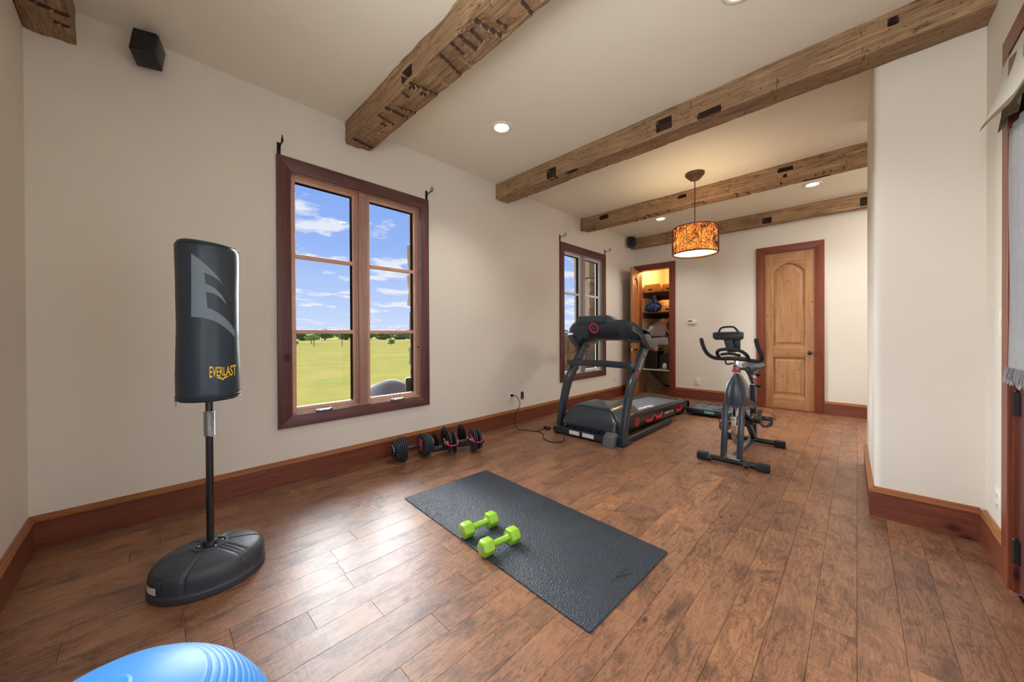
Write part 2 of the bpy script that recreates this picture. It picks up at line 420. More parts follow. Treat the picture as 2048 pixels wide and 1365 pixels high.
def thing(name, label, cat, loc=(0, 0, 0), group=None, rotz=0):
    o = bpy.data.objects.new(name, None); COL.objects.link(o); o.empty_display_size = .05
    o.location = loc; o.rotation_euler = (0, 0, rotz); tag(o, label, cat, group); return o
def struct(o): o['kind'] = 'structure'; return o
def lab(o, s): o['label'] = s; return o
def dup(root, loc, rotz, label):
    r = root.copy(); COL.objects.link(r); r.location = loc; r.rotation_euler = (0, 0, rotz); r['label'] = label
    for ch in list(root.children):
        c = ch.copy(); COL.objects.link(c); c.parent = r
        for g in list(ch.children):
            d = g.copy(); COL.objects.link(d); d.parent = c
    return r
def text_bm(body, size, bold=0.0, spacing=1.0):
    cu = bpy.data.curves.new('txt', 'FONT'); cu.body = body; cu.size = size; cu.offset = bold; cu.space_character = spacing
    cu.align_x = 'CENTER'; cu.align_y = 'CENTER'; cu.resolution_u = 3
    ob = bpy.data.objects.new('txt', cu); COL.objects.link(ob)
    bpy.context.view_layer.update()
    me = bpy.data.meshes.new_from_object(ob.evaluated_get(bpy.context.evaluated_depsgraph_get()))
    bm = bmesh.new(); bm.from_mesh(me)
    bpy.data.objects.remove(ob); bpy.data.curves.remove(cu); bpy.data.meshes.remove(me)
    return bm
def flat_print(name, bm, fn, mat, parent, cuts=0, thick=None):
    """2D mesh (x,y) mapped to the surface by fn"""
    bmesh.ops.triangulate(bm, faces=bm.faces)
    for _ in range(cuts): bmesh.ops.subdivide_edges(bm, edges=[e for e in bm.edges if e.calc_length() > .012], cuts=1, use_grid_fill=False); bmesh.ops.triangulate(bm, faces=bm.faces)
    m = MB(); m.bm.free(); m.bm = bm
    for v in bm.verts: v.co = Vector(fn(v.co.x, v.co.y))
    return m.build(name, mat, parent)
def poly_bm(pts):
    bm = bmesh.new(); bm.faces.new([bm.verts.new((x, y, 0)) for x, y in pts]); return bm

WX, H, FY, BY, RX = -3.145, 2.968, 6.645, -.45, .50
# ================================================================== STRUCTURE
def wall_x(name, x0, x1, y0, y1, z0, z1, holes, mat):
    """wall slab spanning y,z with rectangular holes (y0,y1,z0,z1)"""
    m = MB(); ys = sorted({y0, y1, *[h[0] for h in holes], *[h[1] for h in holes]}); zs = sorted({z0, z1, *[h[2] for h in holes], *[h[3] for h in holes]})
    for i in range(len(ys)-1):
        for j in range(len(zs)-1):
            cy, cz = (ys[i]+ys[i+1])/2, (zs[j]+zs[j+1])/2
            if any(h[0] < cy < h[1] and h[2] < cz < h[3] for h in holes): continue
            m.box(x0, x1, ys[i], ys[i+1], zs[j], zs[j+1])
    bmesh.ops.remove_doubles(m.bm, verts=m.bm.verts, dist=1e-5)
    dead = [f for f in m.bm.faces if len([g for g in m.bm.faces if g is not f and (g.calc_center_median()-f.calc_center_median()).length < 1e-5]) > 0]
    bmesh.ops.delete(m.bm, geom=dead, context='FACES')
    return m
WH = [(.775, 1.905, .52, 2.41), (4.33, 5.455, .52, 2.41)]
struct(wall_x('wall_left', WX-.14, WX, BY-.1, 8.3, -.02, H, WH, 'wall').build('wall_left', 'wall'))
m = wall_x('b', BY-.1, BY, WX, RX, -.02, H, [(-1.2, .3, .6, 2.3)], 'wall'); m.mesh(lambda c: Vector((c.y, c.x, c.z))); struct(m.build('wall_back', 'wall'))  # opening added to let the back fill lamp in
w3 = None  # unseen window frame added around the fill lamp opening
for nm, b in (('added_window', (-1.295, -1.2, .505, 2.395)), ('casing', (.3, .395, .505, 2.395)), ('casing', (-1.2, .3, 2.3, 2.395)), ('casing', (-1.2, .3, .505, .6)), ('mullion', (-.47, -.43, .6, 2.3))):
    m = MB(); m.bbox(b[0], b[1], BY-.05 if nm == 'mullion' else BY, BY-.01 if nm == 'mullion' else BY+.02, b[2], b[3], .002); o_ = m.build(nm, 'case_z', w3)
    if w3 is None: w3 = struct(o_)
# far wall with two door openings
m = wall_x('f', 6.645, 6.765, -3.145, 1.7, -.02, H, [(-3.035, -2.445, -.02, 2.37), (-1.035, -.425, -.02, 2.37)], 'wall')
m.mesh(lambda c: Vector((c.y, c.x, c.z))); struct(m.build('wall_far', 'wall'))
# right wall with garden door opening, corner block, hall walls
struct(wall_x('r', RX, RX+.12, BY-.1, 3.165, -.02, H, [(.82, 2.66, -.02, 2.37)], 'wall').build('wall_right', 'wall'))
m = MB(); R_ = .035
poly = [(RX+.12, 3.165)]+[(.075+R_-R_*math.sin(a*PI/12), 3.165+R_-R_*math.cos(a*PI/12)) for a in range(7)]+[(.062, 4.34), (1.7, 4.34), (1.7, 3.165)]
m.prism(poly, 'z', -.02, H); struct(m.build('wall_corner', 'wall', autosm=40))
m = MB(); m.box(1.7, 1.8, 4.34, 6.765, -.02, H); struct(m.build('wall_hall', 'wall'))
m = MB(); m.box(WX-.14, 1.8, BY-.1, 8.3, H, H+.1); struct(m.build('ceiling', 'ceil'))
# closet behind the open door
m = MB(); m.box(-2.30, -2.22, 6.765, 8.2, -.02, H); m.box(WX, -2.22, 8.2, 8.3, -.02, H); struct(m.build('wall_closet', 'closetwall'))
m = MB(); m.box(WX, -2.30, 6.765, 8.2, 2.62, 2.66); struct(m.build('ceiling_closet', 'closetwall'))
m = MB(); m.box(WX, WX+.012, 6.765, 8.2, 0, 2.62); m.box(WX, -2.3, 6.765, 6.775, 2.37, 2.62); struct(m.build('trim_closet_lining', 'closetwall'))
# floor: underlay plus planks
m = MB(); m.box(WX-.14, 1.8, BY-.1, 8.3, -.12, -.016); fl = struct(m.build('floor', 'subfloor'))
PW = .125; rng = random.Random(3)
# butt joints read off the photograph for the rows nearest the camera on the right
KN = {0: [1.98, 2.666], -1: [1.831, 2.496, 3.1], 1: [1.2, 2.19, 2.715], 2: [1.6, 2.35], -2: [1.4, 2.18, 3.13], -3: [2.136, 2.536], -12: [.66], -10: [.80], -13: [.45, 1.1]}
k = -26
def plank(x0, x1, y0, y1):
    g = .00025; b = .0006; dz = rng.uniform(-.0004, .0004)
    a = [(x0+g, y0+g), (x1-g, y0+g), (x1-g, y1-g), (x0+g, y1-g)]
    m = MB(); s = m
    bot = [s.bm.verts.new((x, y, -.016)) for x, y in a]; mid = [s.bm.verts.new((x, y, -.0018+dz)) for x, y in a]
    ins = [(x0+g+b, y0+g+b), (x1-g-b, y0+g+b), (x1-g-b, y1-g-b), (x0+g+b, y1-g-b)]
    top = [s.bm.verts.new((x, y, dz+rng.uniform(-.0003, .0003))) for x, y in ins]
    s.bm.faces.new(top)
    for q, r in ((bot, mid), (mid, top)):
        for i in range(4): s.bm.faces.new((q[i], q[(i+1) % 4], r[(i+1) % 4], r[i]))
    m.build('plank', 'plank', fl)
npl = 0
while True:
    x0 = k*PW; x1 = x0+PW; k += 1
    if x0 > 1.0: break
    x0c, x1c = max(x0, WX), min(x1, 1.7)
    ya, yb = BY, FY+.02
    if x1 <= -2.3: yb = 7.4
    if x0 >= .49: ya = 4.34
    if x0 >= .06 and x0 < .49: segs = [(BY, 3.165), (4.34, FY+.02)]
    else: segs = [(ya, yb)]
    for (a, b) in segs:
        cuts = [c for c in KN.get(k-1, []) if a < c < b]
        y = a; js = [a]
        y = a+rng.uniform(.2, .9)
        while y < b-.25:
            if all(abs(y-c) > .3 for c in cuts): js.append(y)
            y += rng.choice((.45, .6, .75, .9, 1.1, 1.3))*rng.uniform(.9, 1.1)
        js = sorted(js+cuts+[b])
        for i in range(len(js)-1):
            plank(x0c, x1c if x1 < RX or a > 3 else min(x1, RX), js[i], js[i+1]); npl += 1
print('planks', npl)

# baseboards: board + cap moulding
def baseboard(name, pts, mats, side, t=.02):
    """pts: polyline of the wall face, side: normal offset direction per segment list"""
    root = None
    for i, (a, b, n) in enumerate(pts):
        a, b, n = Vector(a), Vector(b), Vector(n)
        q = [a, b, b+n*t, a+n*t]; mm, cm = mats
        m = MB(); m.prism([(p.x, p.y) for p in q], 'z', .0, .150)
        o = m.build(name if root is None else 'board', mm, root)
        if root is None: root = struct(o)
        m = MB()
        for (z0, z1, th) in ((.150, .166, .024), (.166, .176, .018), (.176, .184, .010)):
            q2 = [a, b, b+n*th, a+n*th]; m.prism([(p.x, p.y) for p in q2], 'z', z0, z1)
        m.build('cap_moulding', cm, root, bevel=.0015)
    return root
baseboard('baseboard_left', [((WX, BY+.0, 0), (WX, FY, 0), (1, 0, 0))], ('base_y', 'cap_y'), 0)
baseboard('baseboard_back', [((WX+.02, BY, 0), (RX-.02, BY, 0), (0, 1, 0))], ('base_x', 'cap_x'), 0)
baseboard('baseboard_far', [((-2.345, FY, 0), (-1.13, FY, 0), (0, -1, 0)), ((-.325, FY, 0), (1.68, FY, 0), (0, -1, 0))], ('base_x', 'cap_x'), 0)
baseboard('baseboard_corner', [((.062, 3.165, 0), (RX-.02, 3.165, 0), (0, -1, 0))], ('base_x', 'cap_x'), 0)
baseboard('baseboard_corner_return', [((.075, 3.15, 0), (.062, 4.34, 0), (-1, 0, 0))], ('base_y', 'cap_y'), 0)
baseboard('baseboard_right', [((RX, 3.145, 0), (RX, 2.745, 0), (-1, 0, 0)), ((RX, .72, 0), (RX, BY+.02, 0), (-1, 0, 0))], ('base_y', 'cap_y'), 0)

# windows
def window(name, y0, y1, z0, z1, sash, mull, label):
    cw = .095; t = .022; x = WX
    root = None
    for nm, mt, poly in (('casing', 'case_z', [(y0, z0), (y0+cw, z0+cw), (y0+cw, z1-cw-.01), (y0, z1)]), ('casing', 'case_z', [(y1, z0), (y1, z1), (y1-cw, z1-cw-.01), (y1-cw, z0+cw)]),
                         ('casing', 'case_y', [(y0, z1), (y0+cw, z1-cw-.01), (y1-cw, z1-cw-.01), (y1, z1)]), ('casing', 'case_y', [(y0, z0), (y1, z0), (y1-cw, z0+cw), (y0+cw, z0+cw)])):
        m = MB(); m.prism(poly, 'x', x, x+t)
        o = m.build(name if root is None else nm, mt, root, bevel=.002)
        if root is None: root = struct(o)
    a0, a1, b0, b1 = y0+cw, y1-cw, z0+cw, z1-cw-.01   # daylight opening
    # jamb lining
    m = MB(); d = .075
    m.box(x-.12, x+.004, a0-.006, a0+.006, b0, b1); m.box(x-.12, x+.004, a1-.006, a1+.006, b0, b1)
    m.box(x-.12, x+.004, a0, a1, b1-.006, b1+.006); m.box(x-.12, x+.006, a0, a1, b0-.006, b0+.008)
    m.build('jamb', mull, root)
    ym = (a0+a1)/2
    m = MB(); m.bbox(x-.075, x-.004, ym-.038, ym+.038, b0+.006, b1-.006, .003); m.build('mullion', mull, root, autosm=30)
    for (s0, s1) in ((a0+.006, ym-.038), (ym+.038, a1-.006)):
        # stepped frame: stop and sash
        m = MB(); sw = .018
        def fr(m, s0, s1, c0, c1, w, xa, xb):
            m.box(xa, xb, s0, s0+w, c0, c1); m.box(xa, xb, s1-w, s1, c0, c1)
            m.box(xa, xb, s0+w, s1-w, c1-w, c1); m.box(xa, xb, s0+w, s1-w, c0, c0+w)
        m = MB(); fr(m, s0, s1, b0+.006, b1-.006, .009, x-.075, x-.030); m.build('stop', sash, root, bevel=.0015)
        m = MB(); fr(m, s0+.009, s1-.009, b0+.015, b1-.015, .030, x-.080, x-.048)
        m.build('sash', sash, root, bevel=.003)
        g0, g1, h0, h1 = s0+.039, s1-.039, b0+.045, b1-.045
        zs = [h0, 1.171, 1.772, h1]
        for zc in zs[1:3]:
            m = MB(); m.bbox(x-.076, x-.044, g0, g1, zc-.017, zc+.017, .004); m.build('muntin', sash, root, autosm=30)
        for i in range(3):
            m = MB(); m.box(x-.056, x-.051, g0, g1, zs[i]+.001, zs[i+1]-.001); m.build('pane', 'glass', root)
        m = MB(); m.box(x-.097, x-.057, g0-.008, g0+.003, h0, h1); m.box(x-.097, x-.057, g1-.005, g1+.008, h0, h1); m.box(x-.097, x-.057, g0, g1, h1-.003, h1+.008)
        m.build('weather_strip', 'gasket', root)
    # crank operators on the sill
    for yc in (y0+.325, y0+.972):
        m = MB(); m.bbox(x-.02, x+.032, yc-.065, yc+.06, b0-.012, b0+.016, .008)
        hd = m.build('crank_handle', 'greyplastic', root, autosm=40)
        m = MB(); m.tube([(x+.03, yc-.045, b0+.002), (x+.042, yc-.02, b0+.012), (x+.045, yc+.02, b0+.010), (x+.040, yc+.05, b0+.022)], .006, 8, smooth=4); m.build('crank_arm', 'steel', hd, smooth=True)
    m = MB(); m.cyl((x-.001, a1-.004, 1.02), (x-.03, a1-.012, 1.02), .006); m.build('latch', 'iron', root)
    return root
window('window_1', .68, 2.0, .43, 2.512, 'sash', 'mull', '')
window('window_2', 4.235, 5.55, .43, 2.512, 'sash2', 'mull2', '')

# doors
def leaf(parent, w, h, th, mz, mx_, M4):
    """panelled leaf in local frame: x 0..w, y 0..th (front at y=0), z 0..h ; arched upper panel"""
    st = .112*w/.6; x0, x1 = st, w-st
    lo = (.20, .77); up0 = .945; hs = h-.30; ha = h-.165
    def part(nm, mat, m, bev=.003):
        bmesh.ops.transform(m.bm, matrix=M4, verts=m.bm.verts); return m.build(nm, mat, parent, bevel=bev)
    m = MB(); m.box(0, x0, 0, th, 0, h); part('stile', mz, m)
    m = MB(); m.box(x1, w, 0, th, 0, h); part('stile', mz, m)
    m = MB(); m.box(x0, x1, 0, th, 0, lo[0]); part('rail', mx_, m)
    m = MB(); m.box(x0, x1, 0, th, lo[1], up0); part('rail', mx_, m)
    arch = [(x0+(x1-x0)*i/14, hs+(ha-hs)*math.sin(PI*i/14)**.75) for i in range(15)]
    m = MB(); m.prism([(x0, h)]+[(a, b) for a, b in arch]+[(x1, h)], 'y', 0, th); part('rail', mx_, m)
    # raised panels
    for kind in (0, 1):
        if kind == 0: P = [(x0, lo[0]), (x1, lo[0]), (x1, lo[1]), (x0, lo[1])]
        else: P = [(x0, up0), (x1, up0)]+arch[::-1]
        cx = sum(p[0] for p in P)/len(P); 
        zmid = (P[0][1]+max(p[1] for p in P))/2
        def ins(P, d):
            o = []
            hw = (x1-x0)/2; ht = max(p[1] for p in P)-P[0][1]
            for (a, b) in P: o.append((cx+(a-cx)*(hw-d)/hw, zmid+(b-zmid)*(ht/2-d)/(ht/2)))
            return o
        prof = [(0, .022), (.012, .016), (.016, .020), (.030, .020), (.052, .008)]
        for sgn in (0, 1):
            m = MB(); rings = []
            for d, dep in prof:
                yy = dep if sgn == 0 else th-dep
                rings.append([Vector((a, yy, b)) for a, b in ins(P, d)])
            m.ring_stack(rings, caps=False); 
            vs = [m.bm.verts.new(p) for p in rings[-1]]; m.bm.faces.new(vs)
            bmesh.ops.transform(m.bm, matrix=M4, verts=m.bm.verts); m.build('panel', mz, parent, autosm=25)
def knob(parent, p, n, mat='black2'):
    p, n = Vector(p), Vector(n)
    m = MB(); m.lathe(p, n, [(0, .026), (.006, .026), (.008, .011), (.03, .010), (.036, .022), (.05, .030), (.06, .026), (.066, .01)], 20); m.build('door_knob', mat, parent, smooth=True)
def door(name, x0, x1, outer, ztop, closed=True):
    root = None; cw = .095; y = FY
    for nm, mt, poly in (('casing', 'dcase_z', [(x0-cw, 0), (x0, 0), (x0, ztop), (x0-cw, ztop+cw)]), ('casing', 'dcase_z', [(x1, 0), (x1+cw, 0), (x1+cw, ztop+cw), (x1, ztop)]),
                         ('casing', 'dcase_x', [(x0-cw, ztop+cw), (x0, ztop), (x1, ztop), (x1+cw, ztop+cw)])):
        m = MB(); m.prism(poly, 'y', y-.022, y); o = m.build(name if root is None else nm, mt, root, bevel=.002)
        if root is None: root = struct(o)
    m = MB(); m.box(x0-.004, x0+.012, y-.018, y+.12, 0, ztop); m.box(x1-.012, x1+.004, y-.018, y+.12, 0, ztop); m.box(x0, x1, y-.018, y+.12, ztop-.012, ztop+.004)
    m.build('jamb', 'dcase_z', root)
    return root
d2 = door('door_2', -1.035, -.425, None, 2.365)
lw = .588
leaf(d2, lw, 2.335, .042, 'alder', 'alder_x', T((-1.023, 6.640, .012)))
knob(d2, (-.487, 6.642, .86), (0, -1, 0))
m = MB(); m.bbox(-.438, -.432, 6.636, 6.664, .80, .92, .001); m.build('strike_plate', 'iron', d2)
for z in (.25, 1.2, 2.1):
    m = MB(); m.cyl((-1.026, 6.637, z-.045), (-1.026, 6.637, z+.045), .006, seg=10); m.build('hinge', 'iron', d2)
m = MB(); m.bbox(-1.035, -.425, 6.628, 6.70, .0, .010, .003); m.build('threshold', 'base_x', d2)
d1 = door('door_1', -3.035, -2.445, None, 2.365)
ang = math.atan2(6.08-6.628, -2.888+3.018)
M4 = T((-3.018, 6.628, .012), (0, 0, ang)) @ Matrix.Scale(1, 4)
# front of the leaf (its room side) faces +x
leaf(d1, .565, 2.335, .042, 'alder_open', 'alder_open', T((-3.018, 6.628, .012), (0, 0, ang)) @ Matrix.Translation((0, -.042, 0)))
dv = Vector((math.cos(ang), math.sin(ang), 0)); nv = Vector((-dv.y, dv.x, 0))
kp = Vector((-3.018, 6.628, .86))+dv*.50
knob(d1, kp, nv); knob(d1, kp-nv*.042, -nv)
m = MB(); q = Vector((-3.018, 6.628, 0))+dv*.566; m.cyl(q+Vector((0, 0, .835))-nv*.02, q+Vector((0, 0, .885))-nv*.02, .012, seg=8); m.build('latch_plate', 'steel', d1)
for z in (.25, 1.2, 2.1):
    m = MB(); m.cyl((-3.02, 6.622, z-.045), (-3.02, 6.622, z+.045), .007, seg=10); m.build('hinge', 'iron', d1)
# garden door on the right wall
cw = .095
m = MB(); m.bbox(RX-.024, RX, 2.655, 2.745, 0, 2.37, .003); d3 = struct(m.build('door_3', 'dcase_z'))
m = MB(); m.bbox(RX-.024, RX, .73, 2.745, 2.37, 2.46, .003); m.build('casing', 'dcase_z', d3)
m = MB(); m.bbox(RX-.024, RX, .73, .82, 0, 2.37, .003); m.build('casing', 'dcase_z', d3)
m = MB(); m.box(RX-.01, RX+.12, 2.640, 2.664, 0, 2.37); m.box(RX-.01, RX+.12, .816, .83, 0, 2.37); m.box(RX-.01, RX+.12, .83, 2.65, 2.355, 2.372); m.build('jamb', 'dcase_z', d3)
for nm, b in (('stile', (2.54, 2.638, .01, 2.35)), ('stile', (1.75, 1.85, .01, 2.35)), ('rail', (1.85, 2.54, .01, .26)), ('rail', (1.85, 2.54, 2.22, 2.35))):
    m = MB(); m.bbox(RX+.004, RX+.046, b[0], b[1], b[2], b[3], .003); m.build(nm, 'case_z', d3)
m = MB(); m.box(RX+.022, RX+.028, 1.85, 2.54, .26, 2.22); m.build('pane', 'glass', d3)
for z in (.183, .829, 1.5, 2.15):
    m = MB(); m.cyl((RX-.006, 2.634, z-.052), (RX-.006, 2.634, z+.052), .0075, seg=12)
    m.cyl((RX-.006, 2.634, z+.052), (RX-.006, 2.634, z+.058), .009, .005, seg=12); m.box(RX-.004, RX+.004, 2.61, 2.655, z-.05, z+.05); m.build('hinge', 'black2', d3)

# ================================================================== BEAMS
def beam(y0, y1, x0, x1, label, morts, seed, wob=.006, notch=1.0, zb=None):
    """morts: (face, xa, xb, ta, tb, depth); face 'f' front (y0) with ta,tb = z range, 'b' bottom with y range"""
    z1 = H; z0 = H-.185 if zb is None else zb
    nx = int((x1-x0)/.0075); per = []
    st = .012
    nz = int((z1-z0)/st); ny = int((y1-y0)/st)
    per += [('f', y0, z1-(z1-z0)*i/nz) for i in range(nz+1)]
    per += [('b', y0+(y1-y0)*i/ny, z0) for i in range(1, ny+1)]
    per += [('k', y1, z0+(z1-z0)*i/nz) for i in range(1, nz+1)]
    rr = random.Random(seed); cuts = []
    x = x0
    while x < x1:
        cuts.append((x, rr.uniform(.4, 1.0)*notch, rr.uniform(-.25, .25), rr.uniform(y0, y1), rr.uniform(.03, .14))); x += rr.uniform(.05, .16)
    rings = []; dark = set()
    for i in range(nx+1):
        x = x0+(x1-x0)*i/nx; ring = []
        end = min(1, (x-x0)/.02, (x1-x)/.02)
        for f, y, z in per:
            n = noise.noise(Vector((x*1.7+seed, y*4, z*4)))*wob*1.6+noise.noise(Vector((x*9, y*22, z*22+seed)))*wob*.55
            dy = dz = 0.
            if f == 'b':
                c = 0
                for (cx, dp, sl, yc, hw) in cuts:
                    if abs(y-yc) > hw: continue
                    d = x-(cx+sl*(y-yc))
                    if 0 <= d < .075: c = max(c, dp*.012*(1-d/.075))
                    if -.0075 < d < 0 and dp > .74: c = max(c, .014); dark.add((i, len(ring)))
                dz = c+n
            elif f == 'f':
                dy = n+max(0, noise.noise(Vector((x*5, z*9, seed+4.)))-.15)*.02*notch
            else: dy = -n
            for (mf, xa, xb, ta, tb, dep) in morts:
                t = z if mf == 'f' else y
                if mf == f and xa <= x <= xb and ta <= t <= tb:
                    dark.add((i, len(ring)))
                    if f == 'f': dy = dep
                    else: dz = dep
            # soften arrises
            if f == 'f' and z-z0 < .02: dy += (.02-(z-z0))*.35
            if f == 'b' and y-y0 < .02: dz += (.02-(y-y0))*.25
            if f == 'b' and y1-y < .02: dz += (.02-(y1-y))*.3
            zz_ = z+dz if z < z1-1e-6 else z1
            ring.append(Vector((x, y+dy, zz_)))
        rings.append(ring)
    m = MB(); np_ = len(per)
    V = [[m.bm.verts.new(p) for p in r] for r in rings]
    for i in range(len(V)-1):
        for j in range(np_-1):
            f_ = m.bm.faces.new((V[i][j], V[i][j+1], V[i+1][j+1], V[i+1][j]))
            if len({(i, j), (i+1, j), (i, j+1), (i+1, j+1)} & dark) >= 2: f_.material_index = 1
    # end caps
    for r in (rings[0], rings[-1]):
        m.bm.faces.new([m.bm.verts.new(p) for p in r])
    o = m.build('ceiling_beam', 'beam', None, autosm=35)
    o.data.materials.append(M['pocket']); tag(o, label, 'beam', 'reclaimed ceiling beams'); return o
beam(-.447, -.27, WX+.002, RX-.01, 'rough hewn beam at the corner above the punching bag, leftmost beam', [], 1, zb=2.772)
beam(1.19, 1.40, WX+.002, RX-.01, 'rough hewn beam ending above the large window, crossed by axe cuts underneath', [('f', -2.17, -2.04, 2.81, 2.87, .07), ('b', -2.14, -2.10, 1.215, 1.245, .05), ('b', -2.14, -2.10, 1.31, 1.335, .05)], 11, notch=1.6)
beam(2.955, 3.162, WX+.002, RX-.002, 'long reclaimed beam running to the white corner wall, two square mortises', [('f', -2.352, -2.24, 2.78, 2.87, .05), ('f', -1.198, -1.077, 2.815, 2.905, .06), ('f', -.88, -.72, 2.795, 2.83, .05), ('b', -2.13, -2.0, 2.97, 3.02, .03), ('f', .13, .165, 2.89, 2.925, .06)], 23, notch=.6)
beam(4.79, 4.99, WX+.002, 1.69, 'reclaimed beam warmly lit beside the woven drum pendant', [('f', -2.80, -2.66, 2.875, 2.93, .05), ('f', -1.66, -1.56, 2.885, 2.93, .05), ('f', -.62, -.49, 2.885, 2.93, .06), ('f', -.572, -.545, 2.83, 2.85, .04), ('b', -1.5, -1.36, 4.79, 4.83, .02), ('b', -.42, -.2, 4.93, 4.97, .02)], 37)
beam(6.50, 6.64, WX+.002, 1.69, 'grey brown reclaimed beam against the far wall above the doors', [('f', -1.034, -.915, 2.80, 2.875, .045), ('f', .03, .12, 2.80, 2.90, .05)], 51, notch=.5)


# ================================================================== OUTSIDE
GZ = -.30
m = MB(); N = 60
vs = [[m.bm.verts.new((WX-.40-(i/N)**3*1600, (-260+520*j/N)*(1+(i/N)**3*5), GZ+noise.noise(Vector((i*.4, j*.4, 0)))*.06*min(1, i/6))) for j in range(N+1)] for i in range(N+1)]
for i in range(N):
    for j in range(N): m.bm.faces.new((vs[i][j], vs[i+1][j], vs[i+1][j+1], vs[i][j+1]))
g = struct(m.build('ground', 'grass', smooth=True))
rs = random.Random(5)
def stone_block(parent, x0, x1, y0, y1, z0, z1, seed, name='stone'):
    r = random.Random(seed); m = MB()
    n = r.randint(5, 7); pts = []
    # irregular outline in y,z with depth along x
    cy, cz = (y0+y1)/2, (z0+z1)/2
    base = [(y0, z0), (cy, z0), (y1, z0), (y1, cz), (y1, z1), (cy, z1), (y0, z1), (y0, cz)]
    w = min(y1-y0, z1-z0)
    pts = [(a+(cy-a)*r.uniform(.02, .2)+r.uniform(-.02, .02)*w, b+(cz-b)*r.uniform(.02, .2)) for a, b in base]
    ins = [(cy+(a-cy)*.86, cz+(b-cz)*.86) for a, b in pts]
    m.ring_stack([[Vector((x0, a, b)) for a, b in ins], [Vector((x0+.015, a, b)) for a, b in pts], [Vector((x1-.015, a, b)) for a, b in pts], [Vector((x1+r.uniform(0, .01), a, b)) for a, b in ins]])
    return m.build(name, 'stone', parent, autosm=50)
# stone reveals beside the big window and between windows
rv = MB(); rv.box(WX-.40, WX-.14, 2.06, 4.20, GZ, 2.95); rv = struct(rv.build('trim_stone_facing', 'mortar'))
z = GZ; q = 0
while z < 2.9:
    h = rs.uniform(.22, .42); z2 = min(z+h, 2.95)
    stone_block(rv, WX-.43, WX-.15, 2.0+rs.uniform(-.03, .02), 2.36, z+.006, z2-.006, 100+q); z = z2; q += 1
rv2 = MB(); rv2.box(WX-.40, WX-.14, -.5, .60, GZ, 2.95); struct(rv2.build('trim_stone_facing_left', 'mortar'))
rv3 = MB(); rv3.box(WX-.30, WX-.14, 6.0, 8.3, GZ, 2.95); struct(rv3.build('trim_stone_facing_far', 'mortar'))
rv4 = MB(); rv4.box(WX-.40, WX-.14, .6, 2.06, GZ, .40); rv4.box(WX-.40, WX-.14, 4.2, 6.0, GZ, .40); struct(rv4.build('trim_stone_sill', 'mortar'))
# low porch wall and column seen through the far window
lw_ = thing('garden_wall', 'low wall of brown fieldstone outside the far window', 'wall', (-5.2, 7.2, GZ))
m = MB(); m.box(-5.35, -5.03, 6.3, 8.0, GZ, 1.125); m.build('core', 'mortar', lw_)
q = 0; z = GZ
while z < 1.08:
    h = rs.uniform(.2, .34); z2 = min(z+h, 1.14); y = 6.28
    while y < 8.0:
        w = rs.uniform(.22, .5); stone_block(lw_, -5.04, -4.98, y+.008, min(y+w, 8.0)-.008, z+.008, z2-.008, 300+q, 'stone'); y += w; q += 1
    z = z2
cl_ = thing('porch_column', 'brown fieldstone porch column with a smooth tan top outside the far window', 'column', (-5.2, 8.5, GZ))
m = MB(); m.box(-5.5, -5.03, 8.08, 9.6, GZ, 2.6); m.build('core', 'mortar', cl_)
z = GZ
while z < 2.55:
    h = rs.uniform(.22, .42); z2 = min(z+h, 2.62); y = 8.02+rs.uniform(-.03, .03)
    while y < 9.6:
        w = rs.uniform(.26, .55); stone_block(cl_, -5.04, -4.98, y+.008, min(y+w, 9.62)-.008, z+.008, z2-.008, 500+q, 'stone'); y += w; q += 1
    z = z2
m = MB(); m.bbox(-5.5, -5.0, 8.05, 9.6, 2.62, 3.6, .02); m.build('capital', 'stucco', cl_)
# boulders by the window
def boulder(name, c, r, sc, mat, label, seed):
    m = MB(); bmesh.ops.create_icosphere(m.bm, subdivisions=3, radius=r)
    for v in m.bm.verts:
        n = noise.noise(v.co*2.2/r*.5+Vector((seed, 0, 0)))*.28*r+noise.noise(v.co*6/r+Vector((0, seed, 0)))*.06*r
        v.co = v.co*(1+n/r)
        v.co = Vector((v.co.x*sc[0], v.co.y*sc[1], v.co.z*sc[2]))+Vector(c)
    o = m.build(name, mat, None, autosm=45); tag(o, label, 'rock'); return o
boulder('boulder', (-6.1, 3.02, -.10), .5, (.8, .95, .86), 'rock', 'large grey boulder on the grass outside the large window', 3)
boulder('boulder', (-5.5, 2.32, -.08), .24, (.8, 1.0, .8), 'rock2', 'small pale stone left of the large grey boulder outside', 9)
m = MB(); c0 = (-3.78, 2.13); m.cyl((c0[0], c0[1], GZ), (c0[0], c0[1], .60), .035, seg=14); m.cyl((c0[0], c0[1], .60), (c0[0], c0[1], .64), .045, .03, seg=14)  # dark cylinder taken for a drain pipe, modelled as a short post
tag(m.build('garden_post', 'iron', None, autosm=40), 'short black post against the stone edge outside', 'lamp')
